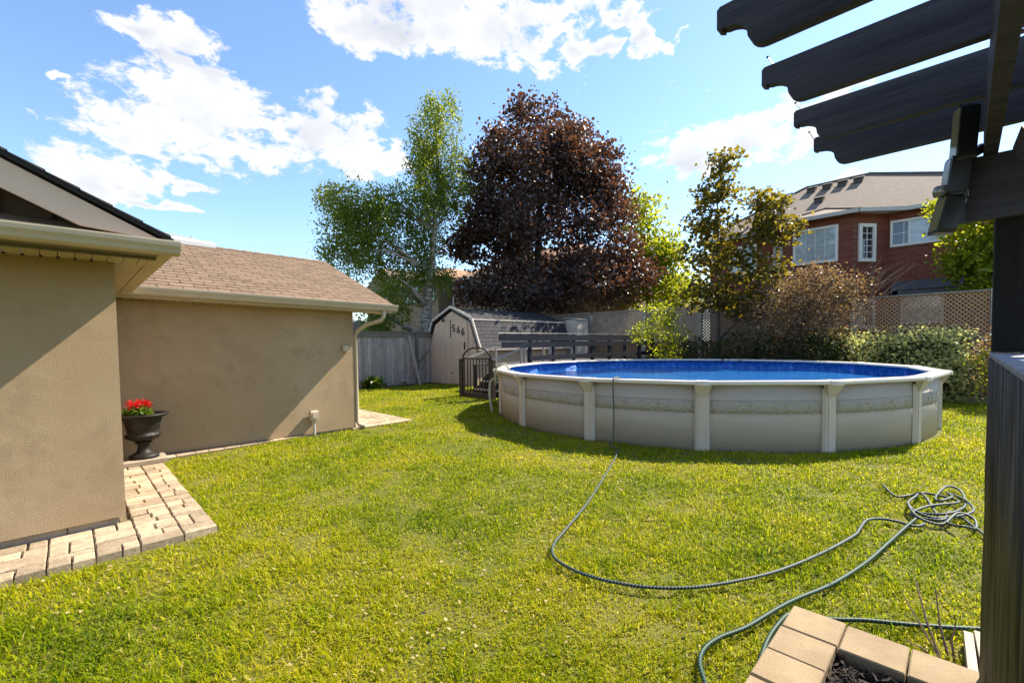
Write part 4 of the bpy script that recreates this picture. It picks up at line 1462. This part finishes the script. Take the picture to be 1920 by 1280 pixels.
br = thing('brown_house', 'brown brick house with rust roof and dark windows behind the birch', 'house', (20, 28, 0))
BZ = 6.75
MB().box(20.0, 30, 27.9, 33.0, 0, BZ).build('wall', M['brownbrick'], br)
MB().box(21.4, 30, 15.5, 27.898, 0, 6.5).build('side_wall', M['brownbrick'], br)
MB().add([(19.6,27.5,BZ),(30.4,27.5,BZ),(30.4,33.4,BZ),(19.6,33.4,BZ),(22.5,30.4,BZ+1.25),(27.5,30.4,BZ+1.25)], [(0,1,5,4),(1,2,5),(2,3,4,5),(3,0,4),(3,2,1,0)]).build('roof', M['rooforange'], br)
MB().add([(20.95,15.1,6.5),(30.4,15.1,6.5),(30.4,27.895,6.5),(20.95,27.895,6.5),(25.5,19,8.6),(25.5,26,8.6)], [(0,4,5,3),(0,1,4),(1,2,5,4),(2,3,5),(3,2,1,0)]).build('side_roof', M['rooforange'], br)
MB().box(19.55, 19.68, 27.5, 33.4, BZ-.12, BZ+.02).build('gutter', M['housegutter'], br)
MB().box(20.9, 21.03, 15.1, 27.45, 6.38, 6.52).build('gutter', M['housegutter'], br)
MB().tube([(21.3,27.8,6.4),(21.33,27.8,6.2),(21.33,27.8,.1)], .07, 6).build('downspout', M['brickhouse_trim'], br)
MB().tube([(21.3,22.9,6.4),(21.33,22.9,6.2),(21.33,22.9,.1)], .07, 6).build('downspout', M['brickhouse_trim'], br)
for (x, y, z, w, h, pane, nx) in ((20.0,31.6,4.95,1.15,1.45,'greenglass',1),(20.0,32.6,4.95,.7,1.45,'greenglass',1),(20.0,29.4,4.95,1.1,1.45,'greenglass',1),(21.4,27.0,4.95,1.2,1.25,'skyglass',2),(21.4,24.0,4.95,1.2,1.25,'skyglass',2),(21.4,20.0,4.95,1.2,1.25,'skyglass',2)):
    window(br, (x-.002, y, z), (0,-1,0), w, h, 'darkframe', pane, nx, 1, .06, .09)
MB().box(18.8, 19.99, 28.2, 32.8, 2.55, 2.75).build('porch_roof', M['darkframe'], br)
for y in (28.4, 30.4, 32.5):
    MB().box(18.9, 19.05, y, y+.15, 0, 2.548).build('porch_post', M['housegutter'], br)
gh = thing('gabled_house', 'pale brown gabled house rising behind the brown house', 'house', (28, 42, 0))
MB().box(23.5, 32, 38.8, 46, 0, 7.2).build('wall', M['brownbrick'], gh)
MB().prism([(23.1,38.3,7.2),(23.1,46.5,7.2),(23.1,42.2,9.6)], (9,0,0)).build('roof', M['roofgrey'], gh)
window(gh, (23.498, 43.0, 5.2), (0,-1,0), 1.4, 1.3, 'brickhouse_trim', 'darkglass', 2, 1, .06, .1)
ph = thing('pale_house', 'pale house far back between the purple maple and the young maple', 'house', (38, 18, 0))
MB().box(36, 46, 15.0, 23.0, 0, 5.6).build('wall', M['tanwall'], ph)
MB().add([(35.5,14.5,5.6),(46.5,14.5,5.6),(46.5,23.5,5.6),(35.5,23.5,5.6),(39.5,19,7.9),(42.5,19,7.9)], [(0,1,5,4),(1,2,5),(2,3,4,5),(3,0,4),(3,2,1,0)]).build('roof', M['roofgrey'], ph)
window(ph, (35.998, 18.2, 3.6), (0,-1,0), 1.4, 1.3, 'brickhouse_trim', 'darkglass', 2, 1, .06, .1)
window(ph, (35.998, 21.4, 3.6), (0,-1,0), 1.4, 1.3, 'brickhouse_trim', 'darkglass', 2, 1, .06, .1)
ns = thing('neighbour_shed', 'low shed with grey roof just beyond the board fence', 'shed', (10.5, 22, 0))
MB().box(9.4, 11.6, 20.5, 22.5, 0, 2.3).build('wall', M['brownbrick'], ns)
MB().add([(9.1,20.2,2.3),(11.9,20.2,2.3),(11.9,22.8,2.3),(9.1,22.8,2.3),(10.5,21.5,2.95)], [(0,1,4),(1,2,4),(2,3,4),(3,0,4),(3,2,1,0)]).build('roof', M['roofgrey'], ns)

# ------------------------------------------------------------------ trees and shrubs
def tree(name, label, base):
    return thing(name, label, 'tree', base)
BL = [(12.22,17.08,11.9,1.45,1.3),(12.48,16.89,9.9,1.35,1.3),(12.02,17.58,7.5,.9,1.4),(11.9,17.4,5.0,.9,.7),(9.67,18.64,7.6,1.9,1.3),(8.55,18.68,6.5,1.2,1.3),
      (10.52,18.86,6.1,1.3,1.1),(11.01,17.29,8.2,1.15,.9),(10.09,17.50,3.9,1.0,.7),(9.4,18.25,3.0,.95,.45),(9.0,18.5,8.2,1.2,.8)]
BL = BL + [(11.6,17.5,6.5,.9,.9),(12.3,17.05,8.7,1.0,.9),(11.2,17.7,5.2,.8,.7),(11.8,17.3,10.6,.9,.9)]
BL = BL + ragged(BL, 60, .25, .6, .9)
bt = tree('birch_tree', 'tall green birch with pale trunk behind the board fence', (11.72, 17.42, 0))
limbs(bt, [(11.72,17.42,0),(11.70,17.43,1.8),(11.78,17.38,3.3),(12.0,17.25,4.9),(12.15,17.15,6.8),(12.32,17.0,9.2),(12.25,17.05,11.8),(12.2,17.1,12.8)],
      [.34,.27,.25,.17,.13,.09,.045,.015], [l[:3] for l in BL[:26]] + [(11.3,17.7,6.0)], M['bark_birch'], clumps(BL, 40), thin=.55)
foliage('crown', BL, M['leaf_birch'], bt, 1700, 24, .25, .115, flat=1.0, hang=2.4, updown=.0, asp=.65, inner=.1, droop=1.2)
ML = [(18.7,16.5,12.5,2.7,1.9),(18.7,16.5,10.6,4.2,2.0),(17.2,18.1,10.6,2.1,1.7),(20.2,15.0,11.0,2.0,1.6),(19.05,16.05,7.6,4.2,2.2),(17.2,18.8,7.9,2.1,2.2),(20.9,14.1,7.9,2.1,2.6),(18.7,16.5,4.7,4.1,1.5),(16.1,18.1,4.4,1.9,.9),(21.4,13.1,5.6,1.8,1.8)]
ML = ML + ragged(ML, 50, .6, 1.2, .85)
mt = tree('purple_maple', 'big dark purple-leaved maple standing behind the shed', (18.5, 16.7, 0))
limbs(mt, [(18.5,16.7,0),(18.5,16.75,2.2),(18.55,16.65,4.5),(18.65,16.55,7.5),(18.75,16.45,10.5),(18.75,16.4,12.6),(18.75,16.45,14.0)],
      [.36,.30,.26,.2,.13,.06,.02], [l[:3] for l in ML[:26]] + [(16.6,18.1,7.0),(20.4,14.6,10.5),(20.0,15.2,11.6),(17.4,17.6,9.5)], M['bark'], clumps(ML, 60), thin=.5)
foliage('crown', ML, M['leaf_maple'], mt, 1350, 36, .36, .195, flat=.6, updown=.5, asp=.9, inner=.25, power=.6)
GL = [(26.11,14.77,9.81,1.5,1.7),(26.5,14.07,6.4,2.0,2.0),(25.3,16.0,5.1,2.6,1.5),(27.07,12.93,5.0,1.9,1.7),(26.8,13.5,7.4,1.5,1.7)]
gt_ = tree('green_tree', 'bright green tree partly hidden behind the purple maple', (26.5, 14.2, 0))
limbs(gt_, [(26.5,14.2,0),(26.5,14.2,3),(26.5,14.3,6),(26.2,14.6,9)], [.22,.18,.12,.04], [l[:3] for l in GL], M['bark'])
foliage('crown', GL, M['leaf_green'], gt_, 420, 20, .36, .24, asp=.8, inner=.2)
YL = [(16.91,6.18,7.89,.55,.5),(16.85,6.34,6.9,.8,.5),(16.75,6.58,5.9,.95,.55),(17.63,4.91,6.4,.75,.6),(17.63,4.9,5.4,1.0,.65),(16.82,6.41,4.7,1.2,.75),(17.45,5.18,4.03,1.25,.75),(16.76,6.58,3.35,1.0,.7),(17.26,5.12,2.88,1.1,.7)]
ym = tree('young_maple', 'slim young maple with open olive-brown leaves before the lattice fence', (16.87, 6.27, 0))
limbs(ym, [(16.87,6.27,0),(16.87,6.28,1.6),(16.86,6.3,3.2),(16.85,6.32,5.0),(16.85,6.34,6.6),(16.86,6.3,8.1)], [.075,.065,.055,.04,.025,.008], [l[:3] for l in YL], M['bark'], clumps(YL, 40), thin=.5)
foliage('crown', YL, M['leaf_young'], ym, 430, 14, .18, .165, flat=.55, updown=.9, asp=.9, inner=.2)
SL = [(16.68,3.27,3.5,.62,.5),(16.53,3.96,2.93,1.05,.75),(16.76,2.87,2.86,.85,.65),(17.03,2.38,3.15,.45,.5),(16.13,4.31,2.08,1.1,.8),(16.51,3.09,2.04,.9,.8)]
bs = thing('brown_shrub', 'large bronze-leaved shrub in front of the lattice fence', 'shrub', (16.4, 3.5, 0))
limbs(bs, [(16.4,3.5,0),(16.45,3.5,1.0),(16.5,3.6,2.0)], [.08,.06,.04], [l[:3] for l in SL] + [(17.25,1.55,3.35),(17.3,1.75,3.7),(17.1,1.9,3.9)], M['twig'], clumps(SL, 50), thin=.5)
foliage('crown', SL, M['leaf_brown'], bs, 620, 16, .15, .085, flat=1.0, updown=.3, asp=.6, inner=.2)
tw = MB()
for i in range(16):
    q = Vector((17.15+random.uniform(-.1,.1), 2.0+random.uniform(-.3,.2), 2.9+random.uniform(-.2,.3)))
    e_ = q + Vector((random.uniform(-.05,.25), random.uniform(-1.0,-.2), random.uniform(.3,1.0)))
    tw.tube([q, q.lerp(e_, .5)+Vector((0,0,.05)), e_], [.016,.010,.004], 4)
tw.build('bare_twigs', M['twig'], bs)
DL = [(15.6,6.64,1.0,.8,.85),(15.75,5.3,1.0,.85,.9),(15.9,4.09,1.0,.75,.95),(16.05,2.99,1.0,.7,.85)]
for i, l in enumerate(DL):
    lab = ('dark evergreen bush by the deck end post', 'dark evergreen bush under the young maple', 'dark evergreen bush left of the bronze shrub foot', 'dark evergreen bush between the bronze shrub and variegated hedge')[i]
    t_ = thing('dark_bush', lab, 'bush', (l[0], l[1], 0), group='dark bushes behind the pool')
    foliage('crown', [l], M['leaf_dark'], t_, 130, 16, .14, .085, inner=.45, asp=.6)
    m_ = MB()
    for k in range(5):
        m_.tube([(l[0],l[1],0),(l[0]+random.uniform(-.3,.3),l[1]+random.uniform(-.3,.3),1.1)], [.03,.01], 5)
    m_.build('stems', M['bark'], t_)
GS = [(15.75,7.92,2.6,.6,.55),(15.5,8.34,1.93,.62,.5),(15.92,7.5,1.81,.55,.6),(15.9,7.7,1.1,.5,.6)]
gs = thing('green_shrub', 'bright yellow-green shrub beside the deck railing end', 'shrub', (15.8, 7.8, 0))
limbs(gs, [(15.8,7.8,0),(15.8,7.8,1.2)], [.05,.04], [l[:3] for l in GS], M['twig'])
foliage('crown', GS, M['leaf_green'], gs, 150, 14, .16, .10, inner=.2, asp=.65)
VL = [(16.58,2.69,1.35,.6,.6),(16.5,1.79,1.2,.7,.7),(16.18,.86,1.15,.78,.8),(15.9,.15,1.15,.6,.78),(15.4,-.19,.68,.35,.62),(15.6,.42,.57,.68,.54),(16.13,1.51,.8,.78,.62)]
vh = thing('variegated_hedge', 'cream-edged variegated dogwood hedge at the right behind the pool', 'hedge', (16.0, 1.2, 0))
foliage('crown', VL, M['leaf_varieg'], vh, 620, 16, .13, .085, inner=.55, asp=.6, updown=.5)
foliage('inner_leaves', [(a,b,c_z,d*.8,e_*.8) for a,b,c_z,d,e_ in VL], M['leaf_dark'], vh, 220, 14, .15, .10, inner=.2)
vs_ = MB()
for l in VL:
    for k in range(4):
        vs_.tube([(l[0],l[1],0),(l[0]+random.uniform(-.4,.4),l[1]+random.uniform(-.4,.4),l[2]+.2)], [.02,.006], 4)
vs_.build('stems', M['twig'], vh)
og = thing('bronze_bush', 'small bronze and green bush at the right edge by the post', 'bush', (14.8, -.5, 0))
foliage('crown', [(14.85,-.55,1.25,.4,.5),(14.8,-.6,.55,.4,.45)], M['leaf_brown'], og, 90, 14, .10, .08, asp=.6)
foliage('green_leaves', [(14.7,-.5,1.1,.38,.4),(14.65,-.55,.6,.38,.4)], M['leaf_green'], og, 28, 10, .10, .08, asp=.6)
m_ = MB()
for k in range(6):
    m_.tube([(14.8,-.55,0),(14.8+random.uniform(-.25,.25),-.55+random.uniform(-.25,.25),1.3)], [.02,.006], 4)
m_.build('stems', M['twig'], og)
TL = [(20.0,.05,5.0,.5,.75),(20.1,-.45,4.0,.75,.9),(20.0,.55,5.75,.3,.3),(20.1,-.6,5.4,.65,.9),(20.0,.15,3.9,.5,.6),(20.1,-.6,2.9,.7,.6),(20.3,-1.3,4.6,.9,1.3)]
rt_ = tree('lime_tree', 'bright lime-green tree behind the fence at the right, by the pergola post', (20.3, -.9, 0))
limbs(rt_, [(20.3,-.9,0),(20.3,-.9,2.2),(20.25,-.8,4),(20.2,-.6,5.6)], [.10,.085,.06,.02], [l[:3] for l in TL], M['bark'])
foliage('crown', TL, M['leaf_green'], rt_, 330, 18, .2, .15, inner=.25, asp=.8, updown=.8)

# ------------------------------------------------------------------ garden hoses on the lawn
def xy(pts, z=.045):
    return [(a, b, z) for a, b in pts]
dirh = math.atan2(3.853-PY, 6.219-PX)
hh = lambda r, z: (PX+r*math.cos(dirh), PY+r*math.sin(dirh), z)
h1 = [hh(RW-.25,.9), hh(RR-.25,1.04), hh(RR-.10,1.055), hh(RR+.02,1.045), hh(RR+.05,.93), hh(RR+.02,.6), hh(RR+.03,.25), hh(RR+.08,.08), hh(RR+.2,.045)]
h1 += xy([(5.539,3.459),(4.446,2.944),(3.518,2.543),(2.895,2.312),(2.644,2.219),(2.499,2.119),(2.431,1.993),(2.412,1.792),(2.463,1.575),(2.572,1.37),(2.758,1.176),(3.021,1.01),(3.357,.851),(3.845,.701),(4.359,.585),(4.565,.571),(4.818,.557),(4.938,.48),(4.957,.376),(4.934,.256),(5.05,.2)], .048)
o = uv_tube('garden_hose', h1, .0112, M['hose_white'], 8)
tag(single(o, (4.0, 1.6, 0)), 'dark braided garden hose running from the pool rim in a wide loop over the lawn', 'hose')
coil = [(6.176,.583),(5.936,.509),(5.786,.435),(5.944,.334),(5.893,.252),(5.366,.124),(5.134,.038),(5.092,-.04),(5.236,-.101),(5.436,-.088),(5.441,.009),(5.149,.102),(5.164,.252),(5.466,.334),(5.371,.263),(5.396,.091),(5.573,-.007),(5.967,-.042),(6.345,-.005),(6.367,.092),(6.04,.162),(5.801,.136),(5.981,.048),(6.257,.09),(5.974,-.049),(5.557,-.08),(5.3,.15),(5.45,.33),(5.75,.3),(6.1,.25),(5.9,.0),(5.5,.2),(5.25,.3),(5.2,.1),(5.6,.05),(5.206,-.116),(5.066,-.157),(4.9,-.22)]
cz = [.038+.022*(1+math.sin(i*2.1))*(1 if 3 < i < 34 else .0) for i in range(len(coil))]
o = uv_tube('hose_pile', [(a, b, z) for (a, b), z in zip(coil, cz)], .0112, M['hose_white'], 8)
tag(single(o, (5.6, .1, 0)), 'tangled pile of dark hose lying on the grass near the pergola post', 'hose')
h2 = xy([(5.219,.248),(4.89,.303),(4.319,.386),(3.863,.457),(3.405,.562),(3.084,.672),(2.877,.732),(2.57,.803),(2.38,.874),(2.245,.897),(2.132,.878),(2.027,.815),(1.97,.76),(1.97,.70),(2.05,.66),(2.121,.655),(2.315,.668),(2.54,.69),(2.719,.688),(2.86,.67),(2.93,.6),(2.95,.52),(3.0,.45),(3.08,.36),(3.193,.19),(3.314,.025),(3.439,-.13),(3.55,-.27)], .046)
o = uv_tube('garden_hose', h2, .0120, M['hose'], 8)
tag(single(o, (2.9, .6, 0)), 'black and green striped hose curling round the tan block edging', 'hose')

# ------------------------------------------------------------------ block edging with mulch, boards, dead stems
ed = thing('block_edging', 'L-shaped edging of tan concrete blocks round the mulch bed', 'edging', (2.6, .4, 0))
def blk(x0, x1, y0, y1):
    j = lambda: random.uniform(-.004, .004)
    MB().cbox(x0+.001, x1-.001, y0+.001, y1-.001, 0, .118+j(), .006).build('block', M['block'], ed)
blk(2.595, 2.842, .404, .645)
for x in (2.355, 2.115, 1.875, 1.635):
    blk(x, x+.236, .408, .648)
for y in (.155, -.095):
    blk(2.58, 2.83, y, y+.244)
strip('mulch_bed', .9, 2.60, -.09, .415, .05, M['mulchbed'])
def mulch():
    n = 2600
    P = np.stack([RNG.uniform(1.5, 2.58, n), RNG.uniform(-.08, .41, n), RNG.uniform(.05, .09, n)], 1)
    me = leaf_mesh('mulch', P, .045, 1.6, .28, fold=.05)
    me.materials.append(M['mulch'])
    o = link('mulch', me, None, 'stuff')
    o['label'], o['category'] = 'dark shredded bark mulch inside the block edging', 'mulch'
mulch()
for k, (a, b, lab) in enumerate((((2.80,-.062,.045),(3.25,-.045,.05),'silvery weathered board end nearest the mulch bed'),((2.80,-.112,.045),(3.29,-.083,.05),'silvery weathered board end against the reed screen'))):
    o = MB().bar(a, b, .034, .07).build('weathered_board', M['oldwood'])
    tag(single(o, (a[0], a[1], 0)), lab, 'board', 'boards beside the reed screen')
ds_ = thing('dead_stems', 'thin dry brown stems standing behind the block edging', 'dead plant', (3.0, .06, 0))
for (a, b) in (((3.0,.04,0),(3.25,.22,.20)),((3.02,.05,0),(3.35,.17,.26)),((3.05,.02,0),(3.2,.08,.28)),((3.03,.0,0),(3.06,.0,.22)),((3.0,.07,0),(2.92,.17,.10))):
    a, b = Vector(a), Vector(b)
    MB().tube([a, a.lerp(b,.4)+Vector((.01,.015,.02)), a.lerp(b,.7)+Vector((-.01,.005,.01)), b], [.006,.005,.004,.0025], 5).build('stem', M['twig'], ds_)

# ------------------------------------------------------------------ reed screen and counter
rs = thing('reed_screen', 'dark upright reed cane screen below a grey counter at the right edge', 'screen', (1.8, -.1, 0))
x = 2.775
while x > .25:
    rr = random.uniform(.0075, .0115)
    y = -.088 + random.uniform(-.004, .004)
    dx, dy = random.uniform(-.012, .012), random.uniform(-.004, .004)
    MB().tube([(x,y,-.02),(x+dx*.4,y+dy,.5),(x+dx,y-dy,1.05),(x+dx*.3,y,1.518+random.uniform(-.01,.003))], [rr*1.1,rr,rr*.95,rr*.9], 6).build('cane', M['reed'], rs, True)
    x -= rr*2.15 + random.choice((0,0,.002,.006))
for z in (.35, .95, 1.40):
    MB().box(.25, 2.78, -.115, -.103, z-.02, z+.02).build('batten', M['pergola_post'], rs)
ct = MB()
ct.cbox(.2, 2.79, -.62, -.079, 1.519, 1.535, .004)
ct = ct.build('counter_top', M['capgrey'], rs)
MB().box(.3, 2.35, -.58, -.16, 0, 1.51).build('counter_body', M['pergola_post'], rs)

# ------------------------------------------------------------------ pergola
pg = thing('pergola', 'black stained wooden pergola with scrolled rafter ends at the upper right', 'pergola', (2.8, -.2, 0))
MB().cbox(2.763, 2.905, -.23, -.087, 1.537, 2.36, .008).build('post', M['pergola_post'], pg)
hb = MB()
hb.prism([(2.722,.002,2.09),(2.722,-3.0,2.09),(2.762,-3.0,2.09),(2.762,.024,2.09)], (0,0,.262))
hb = hb.build('header_beam', M['pergola'], pg)
put_text('AmiTo', .040, 'lettering', M['letter'], (2.732, .0085, 2.285), (0,0,-1), (-.876,-.482,0), hb, .0006)
MB().box(-1.5, 2.80, -.088, -.046, 2.353, 2.598).build('long_beam', M['pergola'], pg)
MB().box(-1.5, 3.6, -.30, -.258, 2.353, 2.598).build('long_beam', M['pergola'], pg)
def rafter(x):
    y0, y1, ye = .64, .485, -3.0
    pr_ = [(ye,2.6),(y1,2.6)]
    for j in range(1, 6):           # convex belly
        q = j/5*math.pi/2
        pr_.append((y1+.055*math.sin(q)*1.0, 2.6+.055*(1-math.cos(q))*1.05))
    for j in range(1, 6):           # concave neck
        q = j/5*math.pi/2
        pr_.append((y1+.055+.07*(1-math.cos(q)), 2.658+.048*math.sin(q)))
    pr_ += [(y0-.02,2.71),(y0-.018,2.702),(y0,2.71),(y0,2.775),(y0-.01,2.785),(ye,2.785)]
    m = MB()
    m.prism([(x,y,z) for y, z in pr_], (.042,0,0))
    return m.build('rafter', M['pergola'], pg)
for x in (1.18, 1.69, 2.195, 2.72, 3.16):
    rafter(x)
for (x, y, dy) in ((2.21,.59,.03),(2.735,.60,.035),(3.17,.635,.03)):
    m_ = MB()
    m_.tube([(x,y,2.77),(x,y+dy,2.83)], .0022, 5)
    m_.tube([(x,y+dy,2.829),(x,y+dy*1.05,2.833)], .006, 6)
    m_.build('nail', M['black'], pg)
MB().bar((2.60,-.15,2.36),(2.30,-.24,2.02), .04, .09).build('knee_brace', M['pergola'], pg)
hp = thing('pink_hoop', 'pink wire hoop hanging from the pergola beam at the top right corner', 'hoop', (2.0,-.09,2.49))
for dz, rad in ((0,.035),(.008,.029)):
    MB().tube([(2.0+rad*.5*math.cos(q), -.105+rad*math.sin(q)*1.1, 2.485+dz+.012*math.cos(q)) for q in [2*math.pi*j/20 for j in range(21)]], .0035, 6, False).build('ring', M['pink'], hp, True)

# three-headed solar light on the beam end
so = thing('solar_flood_light', 'black three-headed solar flood light fixed to the end of the pergola beam', 'flood light', (2.7, .03, 2.3))
def head(c, w, h, t, yaw, tilt, roll, nm, lensm):
    m = Matrix.Rotation(yaw, 3, 'Z') @ Matrix.Rotation(roll, 3, 'Y') @ Matrix.Rotation(tilt, 3, 'X')
    b = MB()
    # rounded-corner slab: x = thickness direction
    pts = []
    for (sy_, sz_) in ((-1,-1),(1,-1),(1,1),(-1,1)):
        for k in range(4):
            q = {(-1,-1):math.pi,(1,-1):1.5*math.pi,(1,1):0,(-1,1):.5*math.pi}[(sy_,sz_)] + k/3*math.pi/2
            r_ = .016
            pts.append((sy_*(w/2-r_)+r_*math.cos(q), sz_*(h/2-r_)+r_*math.sin(q)))
    C = Vector(c)
    n_ = len(pts)
    vs = [C + m @ Vector((-t/2, p[0], p[1])) for p in pts] + [C + m @ Vector((t/2, p[0]*.86, p[1]*.9)) for p in pts]
    b.add(vs, [tuple(range(n_)), tuple(range(2*n_-1, n_-1, -1))] + [(i, n_+i, n_+(i+1)%n_, (i+1)%n_) for i in range(n_)])
    hd = b.build(nm, M['plastic'], so)
    l = MB()
    f = (w/2-.012, h/2-.014)
    vs = [C + m @ Vector((-t/2-.002, a*f[0], b_*f[1])) for a, b_ in ((-1,-1),(1,-1),(1,1),(-1,1))]
    vs += [C + m @ Vector((-t/2+.001, a*f[0], b_*f[1])) for a, b_ in ((-1,-1),(1,-1),(1,1),(-1,1))]
    l.add(vs, [(0,1,2,3),(7,6,5,4),(0,4,5,1),(1,5,6,2),(2,6,7,3),(3,7,4,0)])
    l.build('lens', M[lensm], hd)
    return hd
head((2.66,.010,2.435), .095, .235, .06, R(-73), 0, R(3), 'lamp_head', 'lens')
head((2.655,.034,2.265), .095, .165, .062, R(-73), 0, R(6), 'lamp_head', 'ledgrid')
head((2.65,.058,2.115), .095, .165, .062, R(-66), 0, R(12), 'lamp_head', 'lens')
MB().lathe([(.0,-.02),(.022,-.02),(.026,0),(.022,.02),(0,.02)], 12, (2.63,.078,2.215)).build('sensor', M['ledgrid'], so, True)
MB().tube([(2.69,.012,2.37),(2.72,-.02,2.37),(2.735,-.045,2.39)], .02, 8).build('bracket', M['plastic'], so)
MB().bar((2.70,.02,2.17),(2.715,.0,2.36), .03, .02).build('back_plate', M['plastic'], so)
